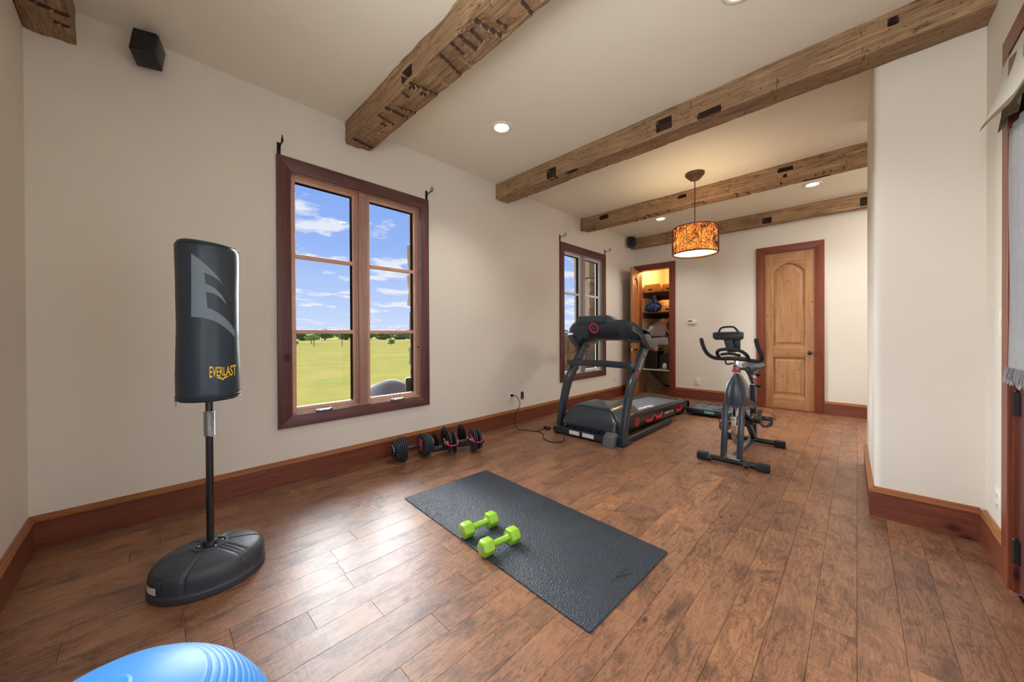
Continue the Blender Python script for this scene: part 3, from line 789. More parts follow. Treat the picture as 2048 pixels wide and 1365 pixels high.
# trees, shrubs and fence posts
def crown_bm(m, c, r, sz, seed, n=9, sub=2):
    rr = random.Random(seed)
    for i in range(n):
        a = rr.uniform(0, 2*PI); d = rr.uniform(0, .65)*r; k0 = len(m.bm.verts)
        ret = bmesh.ops.create_icosphere(m.bm, subdivisions=sub, radius=rr.uniform(.35, .6)*r)
        off = Vector((math.cos(a)*d, math.sin(a)*d, rr.uniform(-.5, .45)*r*sz))+Vector(c)
        for v in ret['verts']:
            nn = noise.noise(v.co*5/r+Vector((seed+i, 0, 0)))*.45+noise.noise(v.co*14/r)*.25
            v.co = v.co*(1+nn)*Vector((1, 1, sz)).length/1.6
            v.co.z *= sz; v.co += off
def tree(x, y, r, h, label, seed, leaf_='leaf1', group='trees on the far edge of the field', name='tree'):
    t = thing(name, label, 'tree', (x, y, GZ), group)
    m = MB(); m.cyl((x, y, GZ), (x, y, GZ+h*.6), r*.06, r*.035, 7); m.build('trunk', 'bark', t, smooth=True)
    m = MB(); crown_bm(m, (x, y, GZ+h*.62), r, .66, seed, 20); m.build('crown', leaf_, t)
    return t
tl = 'dense green tree in the line along the far edge of the field'
for i in range(24):
    y = 12+i*2.95+rs.uniform(-.15, .15); big = 6 < i < 11
    tree(-110-(i % 2)*9, y, rs.uniform(2.2, 2.45), rs.uniform(2.1, 2.5)*(1.3 if big else 1), tl, 40+i)
for i in range(15):
    tree(-136-rs.uniform(0, 4), 14+i*5.9+rs.uniform(-.2, .2), rs.uniform(2.3, 2.45), rs.uniform(3.4, 4.2), tl, 240+i)
for i, (x, y, lb) in enumerate(((-66, 19.2, 'small light green tree on the field, left of the window mullion'), (-60, 24.6, 'small light green tree on the field, just left of the mullion'))):
    tree(x, y, 1.05, 1.9, lb, 90+i, 'leaf2', None)
for i, (x, y, lb) in enumerate(((-60, 15.2, 'low yellow green bush near the leftmost fence post'), (-56, 28.5, 'low yellow green bush beside the fence post right of the mullion'))):
    t = thing('bush', lb, 'bush', (x, y, GZ)); m = MB(); crown_bm(m, (x, y, GZ+.35), .8, .6, 120+i, 6); m.build('foliage', 'leaf2', t)
    m = MB(); m.cyl((x, y, GZ), (x, y, GZ+.3), .04, seg=6); m.build('stem', 'bark', t)
fn = thing('wire_fence', 'thin wire fence with dark posts crossing the far side of the field', 'fence', (-49, 21.4, GZ))
for i in range(9):
    x, y = -50.0+i*.25, 8+i*3.35
    m = MB(); m.cyl((x, y, GZ-.05), (x, y, GZ+1.25), .045, seg=8); m.build('post', 'bark', fn)
for zz_ in (.45, .8, 1.15):
    m = MB(); m.cyl((-50, 8, GZ+zz_), (-47.9, 8+8*3.35, GZ+zz_), .008, seg=5); m.build('wire', 'iron', fn)
tree(-95, 130, 2.6, 3.2, 'distant green tree above the low stone wall in the far window', 150, 'leaf1', None)

# ================================================================== FITTINGS
def bracket(y, z, d, label):
    t = thing('curtain_bracket', label, 'bracket', (WX, y, z), 'curtain rod brackets')
    m = MB(); m.bbox(WX, WX+.008, y-.012, y+.012, z-.05, z+.05, .002); m.build('plate', 'iron', t)
    m = MB(); m.tube([(WX+.004, y, z+.01), (WX+.06, y, z+.018), (WX+.085, y, z+.022)], .005, 8, smooth=3); m.build('arm', 'iron', t, smooth=True)
    m = MB(); m.tube([(WX+.103+.018*math.cos(a*PI/6), y, z+.030+.018*math.sin(a*PI/6)) for a in range(12)], .004, 6, closed=True)
    m.cyl((WX+.103, y, z+.047), (WX+.103, y, z+.066), .004, seg=8); m.build('ring', 'iron', t, smooth=True)
bracket(.700, 2.555, 1, 'black iron curtain bracket at the top left of the large window')
bracket(1.985, 2.558, 1, 'black iron curtain bracket at the top right of the large window')
bracket(4.245, 2.558, 1, 'black iron curtain bracket at the top left of the far window')
bracket(5.54, 2.556, 1, 'black iron curtain bracket at the top right of the far window')
def plate(name, cat, label, c, n, w=.07, h=.115, kind='outlet'):
    """cover plate on a wall; n = wall normal axis ('x+','x-','y-')"""
    t = thing(name, label, cat, c)
    R = {'x+': T(c, (PI/2, 0, PI/2)), 'x-': T(c, (PI/2, 0, -PI/2)), 'y-': T(c, (PI/2, 0, 0))}[n]
    def bd(nm, mt, f, bev=0.):
        m = MB(); f(m); bmesh.ops.transform(m.bm, matrix=R, verts=m.bm.verts); return m.build(nm, mt, t, bevel=bev, autosm=30)
    if kind != 'open': bd('cover_plate', 'white', lambda m: m.bbox(-w/2, w/2, -h/2, h/2, 0, .006, .002))
    if kind == 'outlet':
        for s in (-1, 1):
            bd('socket', 'white', lambda m: m.lathe((0, s*.024, .006), (0, 0, 1), [(0, .0165), (.002, .016), (.0025, .001)], 20))
            bd('slot', 'hole', lambda m: (m.box(-.008, -.005, s*.024-.003, s*.024+.006, .0085, .0090), m.box(.005, .008, s*.024-.003, s*.024+.006, .0085, .0090), m.cyl((0, s*.024-.009, .008), (0, s*.024-.009, .0091), .003, seg=8)))
    if kind == 'switch':
        bd('rocker', 'white', lambda m: m.prism([(-.033, .008), (.0, .012), (.033, .007), (.033, .004), (-.033, .004)], 'x', -.016, .016), .001)
    return t
plate('wall_outlet', 'outlet', 'white wall outlet with a black plug in it left of the treadmill', (WX, 3.192, .352), 'x+')
plate('wall_outlet', 'outlet', 'white wall outlet beneath the far window near the corner', (WX, 5.89, .328), 'x+')
plate('wall_outlet', 'outlet', 'white wall outlet on the far wall under the thermostat', (-1.98, FY, .312), 'y-', .085, .125)
plate('wall_outlet', 'outlet', 'white wall outlet low on the right wall by the door casing', (RX, 2.905, .315), 'x-', .09, .12)
plate('light_switch', 'switch', 'white rocker light switch on the right wall by the door', (RX, 2.856, 1.185), 'x-', .08, .125, 'switch')
t = thing('open_outlet_box', 'uncovered dark wall box with bare device right of the plugged outlet', 'outlet', (WX, 3.415, .342))
m = MB(); m.bbox(WX, WX+.003, 3.388, 3.442, .292, .392, .001); m.build('box', 'hole', t)
m = MB(); m.bbox(WX+.002, WX+.010, 3.395, 3.435, .325, .385, .002); m.build('device', 'brownmetal', t)
m = MB(); m.bbox(WX+.002, WX+.008, 3.402, 3.428, .300, .320, .002); m.build('strap', 'steel', t)
m = MB(); m.cyl((WX+.002, 3.415, .390), (WX+.007, 3.415, .390), .006, seg=8); m.build('screw_tab', 'steel', t)
t = thing('thermostat', 'white thermostat with a small grey display on the far wall', 'thermostat', (-2.065, FY, 1.35))
m = MB(); m.bbox(-2.135, -1.995, FY-.028, FY, 1.312, 1.388, .008); m.build('body', 'white', t, autosm=40)
m = MB(); m.box(-2.125, -2.06, FY-.0295, FY-.0275, 1.352, 1.376); m.build('display', 'greyp', t)
m = MB()
for i in range(3): m.box(-2.118+i*.015, -2.108+i*.015, FY-.0302, FY-.0294, 1.357, 1.371)
m.build('digits', 'hole', t)
m = MB(); m.box(-2.13, -2.0, FY-.0288, FY-.0278, 1.342, 1.344); m.build('seam', 'greyp', t)
# speakers
def speaker(loc, rot, w, h, d, label, wire):
    t = thing('wall_speaker', label, 'speaker', loc)
    Mx = T(loc, rot)
    m = MB(); m.bm.free(); m.bm = bmesh.new(); m.bbox(-w/2, w/2, -d/2, d/2, -h/2, h/2, .008, Mx, 3); m.build('cabinet', 'black', t, autosm=40)
    m = MB(); m.bbox(-w/2+.006, w/2-.006, -d/2-.008, -d/2+.002, -h/2+.006, h/2-.006, .004, Mx); m.build('grille', 'grille', t, autosm=40)
    p = Mx @ Vector((0, d/2, 0)); m = MB(); m.cyl(p, (WX, p.y, p.z+.01), .012, seg=10); m.build('mount', 'black2', t, smooth=False)
    if wire:
        m = MB(); m.tube([p+Vector((-.01, -.02, 0)), p+Vector((-.03, -.07, .015)), (WX+.01, p.y-.10, p.z+.02), (WX, p.y-.12, p.z+.03)], .0035, 6, smooth=4); m.build('wire', 'white', t, smooth=True)
speaker((WX+.115, .01, 2.845), (-.35, 0, 1.25), .115, .16, .115, 'black cube speaker on the left wall near the ceiling corner', True)
speaker((WX+.10, 6.36, 2.87), (-.3, 0, .75), .12, .17, .11, 'small black speaker in the far corner beside the last beam', False)
# downlights
def downlight(x, y, label):
    t = thing('downlight', label, 'ceiling light', (x, y, H), 'recessed ceiling lights')
    m = MB(); m.lathe((x, y, H), (0, 0, -1), [(.0, .094), (.004, .092), (.008, .085), (.007, .066), (.002, .060)], 36, caps=False); m.build('trim_ring', 'white', t, smooth=True)
    m = MB(); m.lathe((x, y, H-.0015), (0, 0, -1), [(0, .060), (.004, .05), (.006, .001)], 32); m.build('lens', M['lens'], t, smooth=True)
    lamp('downlight_bulb', 'SPOT', (x, y, H-.02), 62, (1, .95, .88), look=(x, y, 0), spot_size=math.radians(120), spot_blend=.8, shadow_soft_size=.05)
M['lens'] = emit('downlight_lens', (1, .98, .95), 14)
downlight(-2.246, 2.185, 'recessed ceiling light between the big window beam and the long beam')
downlight(-.394, 5.698, 'recessed ceiling light behind the third beam near the corner wall')
downlight(-2.237, 5.684, 'recessed ceiling light left of the drum pendant between the last two beams')
downlight(-.441, 2.20, 'recessed ceiling light at the top edge of the picture')
# pendant
px0, py0 = -1.326, 4.356
t = thing('pendant_lamp', 'drum pendant lamp of woven brown twig over a lit cream shade', 'lamp', (px0, py0, 2.04))
m = MB(); m.lathe((px0, py0, H), (0, 0, -1), [(0, .100), (.018, .100), (.022, .090), (.030, .090), (.034, .074), (.050, .074), (.054, .056), (.072, .052), (.078, .03), (.082, .008)], 36); m.build('canopy', 'brownmetal', t, autosm=40)
m = MB(); m.cyl((px0, py0, H-.08), (px0, py0, 2.30), .0055, seg=10); m.lathe((px0, py0, 2.63), (0, 0, 1), [(0, .006), (.008, .011), (.016, .006)], 12); m.build('rod', 'brownmetal', t, smooth=False, autosm=40)
def shade_mat():
    m, tt = new_mat('shade_fabric'); n = tt.noise(tt.pos, 60, 3)
    tt.n.clear()
    d = tt.add('ShaderNodeBsdfDiffuse', None, Color=c4(srgb(150, 108, 72))).outputs[0]
    tr = tt.add('ShaderNodeBsdfTranslucent', None, Color=c4(srgb(182, 116, 62))).outputs[0]
    mx = tt.add('ShaderNodeMixShader', None, _0=.6, _1=d, _2=tr).outputs[0]
    o = tt.add('ShaderNodeOutputMaterial'); tt.l.new(mx, o.inputs[0]); return m
M['shade'] = shade_mat()
M['rattan'] = plain('rattan_twig', srgb(84, 52, 30), .6)
def dif_mat():
    m, tt = new_mat('diffuser_white'); tt.n.clear()
    tr = tt.add('ShaderNodeBsdfTranslucent', None, Color=(.9, .85, .75, 1)).outputs[0]; d = tt.add('ShaderNodeBsdfDiffuse', None, Color=(.9, .88, .82, 1)).outputs[0]
    mx = tt.add('ShaderNodeMixShader', None, _0=.7, _1=d, _2=tr).outputs[0]
    o = tt.add('ShaderNodeOutputMaterial'); tt.l.new(mx, o.inputs[0]); return m
M['diffuser'] = dif_mat()
SR = .225; Z0, Z1 = 2.05, 2.345
m = MB(); m.lathe((px0, py0, Z0), (0, 0, 1), [(0, SR), (Z1-Z0, SR)], 48, caps=False); m.build('shade', 'shade', t, smooth=True)
m = MB(); m.lathe((px0, py0, Z0+.012), (0, 0, 1), [(0, SR-.003), (.002, .001)], 48, caps=False); m.build('diffuser', 'diffuser', t, smooth=True)
m = MB()
for zz_ in (Z0, Z1): m.tube([(px0+(SR+.004)*math.cos(a*PI/24), py0+(SR+.004)*math.sin(a*PI/24), zz_) for a in range(48)], .0055, 6, closed=True)
for a in range(10): q = a*PI/5+.25; m.cyl((px0+(SR+.006)*math.cos(q), py0+(SR+.006)*math.sin(q), Z0), (px0+(SR+.006)*math.cos(q), py0+(SR+.006)*math.sin(q), Z1), .003, seg=6)
m.build('hoop_frame', 'rattan', t, smooth=True)
m = MB(); rw = random.Random(12)
for i in range(760):
    a, z = rw.uniform(0, 2*PI), rw.uniform(Z0, Z1); dr = rw.uniform(0, 2*PI); pts = []
    cur = rw.uniform(-1.2, 1.2)
    for k_ in range(7):
        pts.append((px0+(SR+.009+rw.uniform(-.004, .007))*math.cos(a), py0+(SR+.009+rw.uniform(-.004, .007))*math.sin(a), z))
        a += math.cos(dr)*.022/SR; z += math.sin(dr)*.022; dr += cur+rw.uniform(-.4, .4)
        if z < Z0+.004 or z > Z1-.004: dr = -dr; z = min(max(z, Z0+.004), Z1-.004)
    m.tube(pts, .0019, 4)
o = m.build('twig_weave', 'rattan', t); o['kind'] = 'stuff'
M['bulb'] = emit('bulb_glow', (1, .82, .55), 22)
for i, a in enumerate((.6, 2.7, 4.8)):
    m = MB(); bx, by = px0+.09*math.cos(a), py0+.09*math.sin(a); m.sphere((bx, by, 2.19), .026, 12, 8); m.cyl((bx, by, 2.215), (bx, by, 2.26), .014, seg=10); m.build('bulb', 'bulb', t, smooth=True)
lamp('pendant_bulb_light', 'POINT', (px0, py0, 2.18), 14, (1, .72, .42), shadow_soft_size=.09)
lamp('closet_bulb_light', 'POINT', (-2.66, 7.3, 2.52), 30, (1, .68, .34), shadow_soft_size=.05)

# valance above the garden door
def fabric_mat():
    m, tt = new_mat('scroll_fabric')
    n = tt.add('ShaderNodeTexWave', {'wave_type': 'RINGS', 'rings_direction': 'X'}, Vector=tt.mapping(tt.pos, scale=(0, 6, 6), loc=(0, -1.1, -.4)), Scale=5.0, Distortion=14., Detail=2.).outputs[0]
    ln = tt.ramp(n, [(.40, 0.0), (.47, 1.0), (.53, 1.0), (.6, 0.0)])
    setp(tt, Base_Color=tt.mix(tt.math('MULTIPLY', ln, .7), srgb(242, 238, 228), srgb(150, 134, 112)), Roughness=.9, Sheen_Weight=.3)
    return m
M['fabric'] = fabric_mat()
M['linen'] = plain('linen_band', srgb(168, 154, 130), .9, var=.15, scale=60, bump=.3, bscale=600)
M['sheer'] = plain('grey_linen', srgb(196, 196, 196), .9, bump=.3, bscale=900)
t = thing('window_valance', 'cream scroll patterned fabric valance flared over the door at right', 'valance', (RX-.05, 1.7, 2.1))
m = MB(); NY, NZ = 60, 14; g_ = []
def val(u, v, off=0.):
    y = 2.735-u*2.0-.008*math.sin(v*3); zt, zb = 2.345, 2.082-.075*min(1., u*2.0/.45)+.004*math.sin(u*9)
    z = zt+(zb-zt)*v; x = RX-.026-.060*v**1.6-.003*math.sin(u*16+1)*v-off
    return Vector((x, y, z))
def sheet(m, u0, u1, v0, v1, off, th, NU, NV):
    A = [[m.bm.verts.new(val(u0+(u1-u0)*i/NU, v0+(v1-v0)*j/NV, off)) for j in range(NV+1)] for i in range(NU+1)]
    for i in range(NU):
        for j in range(NV): m.bm.faces.new((A[i][j], A[i+1][j], A[i+1][j+1], A[i][j+1]))
    bmesh.ops.solidify(m.bm, geom=m.bm.faces[:], thickness=th)
sheet(m, 0, 1, 0, .93, 0, .004, NY, NZ); m.build('face_fabric', 'fabric', t, smooth=True)
m = MB(); sheet(m, 0, 1, .9, 1.0, .002, .006, NY, 3); m.build('hem_band', 'linen', t, smooth=True)
m = MB(); A = []
for i in range(41):
    u = i/40; y = 2.70-u*1.9; f = .012*math.sin(u*60)
    A.append([m.bm.verts.new((RX-.028+f, y, 2.30)), m.bm.verts.new((RX-.034+f, y, 2.12)), m.bm.verts.new((RX-.044+f, y, 2.045+.01*math.sin(u*33)))])
for i in range(40):
    for j in range(2): m.bm.faces.new((A[i][j], A[i+1][j], A[i+1][j+1], A[i][j+1]))
bmesh.ops.solidify(m.bm, geom=m.bm.faces[:], thickness=.003); m.build('lining', 'linen', t, smooth=True)
# shade cloth over the door glass
t = thing('door_curtain', 'grey linen door curtain with a silver fringe hanging on the garden door', 'curtain', (RX-.02, 2.2, .9))
m = MB(); A = []
for i in range(61):
    y = 2.612-i*.0128
    A.append([m.bm.verts.new((RX-.028+.008*math.sin(i*.9)*(.4+.6*j/6), y+.012*math.sin(j*1.2), 2.02-(2.02-.98)*j/6)) for j in range(7)])
for i in range(60):
    for j in range(6): m.bm.faces.new((A[i][j], A[i+1][j], A[i+1][j+1], A[i][j+1]))
bmesh.ops.solidify(m.bm, geom=m.bm.faces[:], thickness=.003); m.build('cloth', 'sheer', t, smooth=True)
m = MB(); rf = random.Random(2)
for i in range(150):
    y = 2.612-i*.0051; x = RX-.030+rf.uniform(-.01, .01)
    m.tube([(x, y, .99), (x-.006, y+rf.uniform(-.008, .008), .96), (x-rf.uniform(0, .014), y+rf.uniform(-.014, .014), .925+rf.uniform(-.01, .01))], .0022, 4)
m.build('fringe', 'steel', t); 

# ================================================================== PUNCHING BAG
BX, BYY = -2.209, .200
t = thing('punching_bag', 'black free standing punching bag on a spring pole with an oval base', 'punching bag', (BX, BYY, 0))
m = MB(); NS = 144
prof = [(.95, 0), (1.0, .006), (1.0, .03), (.985, .034), (.985, .07), (.975, .088), (.945, .104), (.88, .118), (.78, .128), (.62, .137), (.46, .143), (.34, .147), (.0, .147)]
singles = [-33, 90, -95, 205]; triples = [38, 142, -65, 165]
rings = []
pr2 = []
for i in range(len(prof)-1):
    for j in range(3): pr2.append((prof[i][0]+(prof[i+1][0]-prof[i][0])*j/3, prof[i][1]+(prof[i+1][1]-prof[i][1])*j/3))
for r, z in pr2:
    ring = []
    for i in range(NS):
        a = 2*PI*i/NS; ex, ey = .190, .216
        dz = 0
        R = r*ex*ey/math.hypot(ey*math.cos(a), ex*math.sin(a))
        for s in singles:
            d = math.sin(a-math.radians(s))*R
            if math.cos(a-math.radians(s)) > 0: dz += -.0075*math.exp(-(d/.0045)**2)
        for s in triples:
            for k_ in (-1, 0, 1):
                d = math.sin(a-math.radians(s))*R-k_*.017
                if math.cos(a-math.radians(s)) > 0: dz += -.0045*math.exp(-(d/.005)**2)
        if z < .036: dz = 0
        f = 1+(dz/.19*1.2 if r > .93 else 0)
        if r < .33: dz = 0
        ring.append(Vector((BX+R*f*math.cos(a), BYY+R*f*math.sin(a), z+(dz if r <= .96 else 0))))
    rings.append(ring)
m.ring_stack(rings); base = m.build('base', 'basepl', t, autosm=50)
m = MB(); m.lathe((BX, BYY, .143), (0, 0, 1), [(0, .066), (.008, .066), (.010, .060), (.008, .056)], 40, caps=False, sx=.88); m.build('base_ring', 'charcoal', base, smooth=True)
m = MB(); m.lathe((BX, BYY, .145), (0, 0, 1), [(0, .054), (.004, .053), (.006, .03), (.022, .026), (.026, .016)], 36); m.build('collar', 'black', base, autosm=40)
for a in (.3, 1.5, 3.0, 4.6):
    m = MB(); m.lathe((BX+.043*math.cos(a), BYY+.043*math.sin(a), .149), (0, 0, 1), [(0, .006), (.004, .006), (.006, .002)], 10); m.build('bolt', 'steel', base)
# torn label on the base rim facing the camera
def rimpt(adeg, z, off=.002):
    a = math.radians(adeg); R = .985*.190*.216/math.hypot(.216*math.cos(a), .190*math.sin(a))+off
    return Vector((BX+R*math.cos(a), BYY+R*math.sin(a), z))
m = MB(); A = [[m.bm.verts.new(rimpt(-82+i*3.8, z)) for z in (.045, .075)] for i in range(6)]
for i in range(5): m.bm.faces.new((A[i][0], A[i+1][0], A[i+1][1], A[i][1]))
m.build('label', 'whitep', base)
m = MB(); A = [[m.bm.verts.new(rimpt(-81+i*3.2, z, .0024)) for z in (.072, .078-.001*i)] for i in range(4)]
for i in range(3): m.bm.faces.new((A[i][0], A[i+1][0], A[i+1][1], A[i][1]))
m.build('label_strip', 'yellowp', base)
m = MB(); m.cyl((BX, BYY, .16), (BX, BYY, .665), .0145, seg=20, caps=True); m.build('pole', 'black2', t, autosm=40)
m = MB(); m.cyl((BX, BYY, .66), (BX, BYY, .79), .012, seg=14); m.tube([(BX+.0195*math.cos(i*PI/6), BYY+.0195*math.sin(i*PI/6), .665+i*.118/264) for i in range(265)], .0024, 6); m.build('spring', 'steel', t, smooth=True)
m = MB(); m.cyl((BX, BYY, .782), (BX, BYY, .86), .0145, seg=20); m.build('pole', 'black2', t, autosm=40)
# cover
Zb, Zt, BR = .838, 1.578, .1165
def bag_r(z):
    u = (z-Zb)/(Zt-Zb)
    return BR*(1+.018*math.sin(u*PI*2.1+.8))+(-.001 if u > .2 else .0)
TH0 = math.atan2(0-BYY, 0-BX)           # facing the camera
def bag_pt(th, z, off=0.):
    r = bag_r(z)+off; return Vector((BX+r*math.cos(TH0+th), BYY+r*math.sin(TH0+th), z))
m = MB(); prof = [(0, .02), (0, .09), (.003, .108)]+[(.012+i*(Zt-Zb-.045)/24, None) for i in range(25)]+[(Zt-Zb-.022, BR*.975), (Zt-Zb-.010, BR*.92), (Zt-Zb-.003, BR*.82), (Zt-Zb, BR*.6), (Zt-Zb+.002, BR*.2), (Zt-Zb+.002, .002)]
m.lathe((BX, BYY, Zb), (0, 0, 1), [(a, bag_r(Zb+a) if r is None else r) for a, r in prof], 64)
for v in m.bm.verts:   # slightly slumped top and creased lower edge
    th = math.atan2(v.co.y-BYY, v.co.x-BX)
    if v.co.z > Zb+.3: v.co.z += .010*math.cos(th+2.2)*(v.co.z-Zb-.3)/.45
    v.co.x += noise.noise(v.co*6)*.0025; v.co.y += noise.noise(v.co*6+Vector((9, 0, 0)))*.0025
bag = m.build('bag_cover', 'vinyl', t, smooth=True)
for zz_ in (Zb+.012, Zb+.026):
    m = MB(); m.tube([bag_pt(i*PI/32, zz_, .000) for i in range(64)], .0022, 6, closed=True); m.build('seam', 'black', bag, smooth=True)
m = MB(); m.cyl(bag_pt(-1.25, Zb+.01, .002), bag_pt(-1.25, Zb-.012, .002), .0035, seg=8); m.build('zip_pull', 'steel', bag)
m = MB(); m.tube([bag_pt(i*PI/32, Zt-.022, -.001) for i in range(64)], .0018, 6, closed=True); m.build('seam', 'black', bag, smooth=True)
def bagmap(px_, py_):   # crop pixels of the printed mark -> angle and height on the cover
    s = ((280+px_/3.793)-418)/62.; s = max(-.985, min(.985, s))
    return math.asin(s), 1.578-((460+py_/3.793)-488)*.002375
Eo = [(412, 222), (480, 270), (520, 303), (560, 340), (592, 375), (620, 410), (642, 442), (660, 475), (680, 512), (698, 555), (680, 512+10), (664, 478), (640, 440), (600, 400), (550, 370), (498, 352), (505, 428), (560, 453), (592, 476), (620, 505), (645, 545), (662, 585), (640, 556), (600, 517), (560, 497), (508, 488), (517, 603), (560, 618), (600, 640), (630, 662), (660, 690), (690, 722), (716, 758), (716, 815), (700, 800), (670, 767), (640, 742), (600, 714), (560, 695), (520, 683), (480, 675), (405, 668)]
ev = [bagmap(*p) for p in Eo]
flat_print('emblem', poly_bm([(a*.1165, z) for a, z in ev]), lambda x, y: bag_pt(x/.1165, y, .0018), 'greyp', bag, cuts=4)
tb = text_bm('EVERLAST', .055, .0006, .96)
xs = [v.co.x for v in tb.verts]; ys = [v.co.y for v in tb.verts]; xw = max(xs)-min(xs); yh = max(ys)-min(ys)
a0, zt_ = bagmap(523, 1028); a1, zb_ = bagmap(709, 1105); ztc = (zt_+zb_)/2; hh = (zt_-zb_)
def evmap(x, y):
    u = (x-min(xs))/xw; v_ = (y-min(ys))/yh-.5
    s = .02+.81*u
    bow = 1.0+.30*abs(2*u-1)**1.5
    return bag_pt(math.asin(s), ztc+v_*hh*.86*bow, .002)
flat_print('lettering', tb, evmap, 'yellowp', bag, cuts=1)
sw = [(574, 1108), (612, 1103), (600, 1114), (618, 1118), (634, 1106), (670, 1103), (630, 1122), (620, 1131), (606, 1124)]
flat_print('swoosh', poly_bm([(bagmap(*p)[0]*.1165, bagmap(*p)[1]) for p in sw]), lambda x, y: bag_pt(x/.1165, y, .002), 'yellowp', bag)

# ================================================================== EXERCISE BALL
c0 = Vector((-.942, -.057, .26)); R0 = .26
t = thing('exercise_ball', 'glossy blue exercise ball with ribbed rings and a top plug', 'ball', (c0.x, c0.y, 0))
m = MB(); NL = 360; rings = []
for i in range(1, NL):
    a = PI*i/NL; d = math.degrees(a); r = R0
    if 32 < d < 148:
        ph = ((d-32) % 3.4)/3.4; r -= .0022*math.exp(-((ph-.5)/.10)**2)
    elif d < 5.2: r -= .005
    elif d < 6.6: r += .0015
    if 31 < d < 32: r += .0012
    rings.append([c0+Vector((r*math.sin(a)*math.cos(2*PI*k_/96), r*math.sin(a)*math.sin(2*PI*k_/96), r*math.cos(a))) for k_ in range(96)])
M['blue'] = plain('blue_vinyl', srgb(62, 150, 232), .46, var=.05, scale=3, bump=.05, bscale=900, coat=.0)
m.ring_stack(rings); ball = m.build('ball', 'blue', t, smooth=True)
m = MB(); m.lathe(c0+Vector((0, 0, R0-.006)), (0, 0, 1), [(0, .0155), (.004, .015), (.007, .012), (.006, .004), (.006, .001)], 24); m.build('plug', 'white', t, smooth=True)

# ================================================================== MAT AND GREEN DUMBBELLS
t = thing('exercise_mat', 'large black leather grain exercise mat lying on the wooden floor', 'mat', (-1.48, 1.56, 0))
C4 = [Vector((-2.261, 1.236)), Vector((-2.229, 1.968)), Vector((-.704, 1.878)), Vector((-.726, 1.162))]
def rounded(P, r, k_=5):
    out = []; n = len(P)
    for i in range(n):
        p, a, b = P[i], (P[i-1]-P[i]).normalized(), (P[(i+1) % n]-P[i]).normalized()
        for j in range(k_+1):
            u = j/k_; q0, q1 = p+a*r, p+b*r; out.append(q0*(1-u)**2+p*2*u*(1-u)+q1*u*u)
    return out
o4 = rounded(C4, .012); cc = sum(C4, Vector((0, 0)))/4
m = MB(); m.ring_stack([[Vector((p.x, p.y, z)) for p in [cc+(q-cc)*s for q in o4]] for z, s in ((.0012, 1), (.0055, 1), (.0072, .9965))]); matm = m.build('pad', 'mat', t, autosm=50)
lc = Vector((-.792, 1.555)); 
for (q, r) in ((Vector((-.784, 1.585)), .017), (Vector((-.788, 1.553)), .014), (Vector((-.788, 1.553)), .007)):
    m = MB(); m.tube([(q.x+r*1.15*math.cos(a*PI/12), q.y+r*math.sin(a*PI/12), .0078) for a in range(24)], .0028, 6, closed=True); m.build('embossed_ring', 'black', t, smooth=True)
m = MB(); m.tube([(-.797, 1.535, .0074), (-.806, 1.470, .0074)], .0026, 6)
for k_ in range(9): y = 1.478+k_*.0065; m.tube([(-.800+k_*.0009, y, .0074), (-.790+k_*.0009, y-.001, .0074)], .0012, 5)
o = m.build('embossed_mark', 'black', t, smooth=True); o['kind'] = 'stuff'
def green_db(p0, p1, label):
    p0, p1 = Vector(p0), Vector(p1); c = (p0+p1)/2; d = (p1-p0).normalized(); L = (p1-p0).length
    t = thing('hex_dumbbell', label, 'dumbbell', (c.x, c.y, 0), 'lime hex dumbbells on the mat')
    side = Vector((0, 0, 1)).cross(d).normalized(); upv = Vector((0, 0, 1))
    def hexr(s, r): return [c+d*s+side*(r*math.cos(k_*PI/3))+upv*(r*math.sin(k_*PI/3)) for k_ in range(6)]
    r0 = .047
    for sg in (-1, 1):
        m = MB(); m.ring_stack([hexr(sg*s, r) for s, r in ((L/2-.032, r0*.84), (L/2-.026, r0*.97), (L/2+.022, r0*.97), (L/2+.034, r0*.76))]); m.build('head', 'green', t, bevel=.004)
        m = MB(); m.cyl(c+d*sg*(L/2+.0325), c+d*sg*(L/2+.0355), .017, seg=20); m.build('weight_disc', 'greydisc', t)
    m = MB(); m.lathe(c-d*(L/2-.025), d, [(0, .024), (.006, .019), (.014, .0155), ((L-.05)/2, .0165), (L-.064, .0155), (L-.056, .019), (L-.05, .024)], 20); m.build('handle', 'green', t, smooth=True)
zc = .0072+.047*.97*.866+.0006
green_db((-1.568, 1.238, zc), (-1.552, 1.408, zc), 'lime green hex dumbbell farther back on the mat, nearer its left end')
green_db((-1.366, 1.206, zc), (-1.344, 1.376, zc), 'lime green hex dumbbell nearer the front, closest to the mat logo')

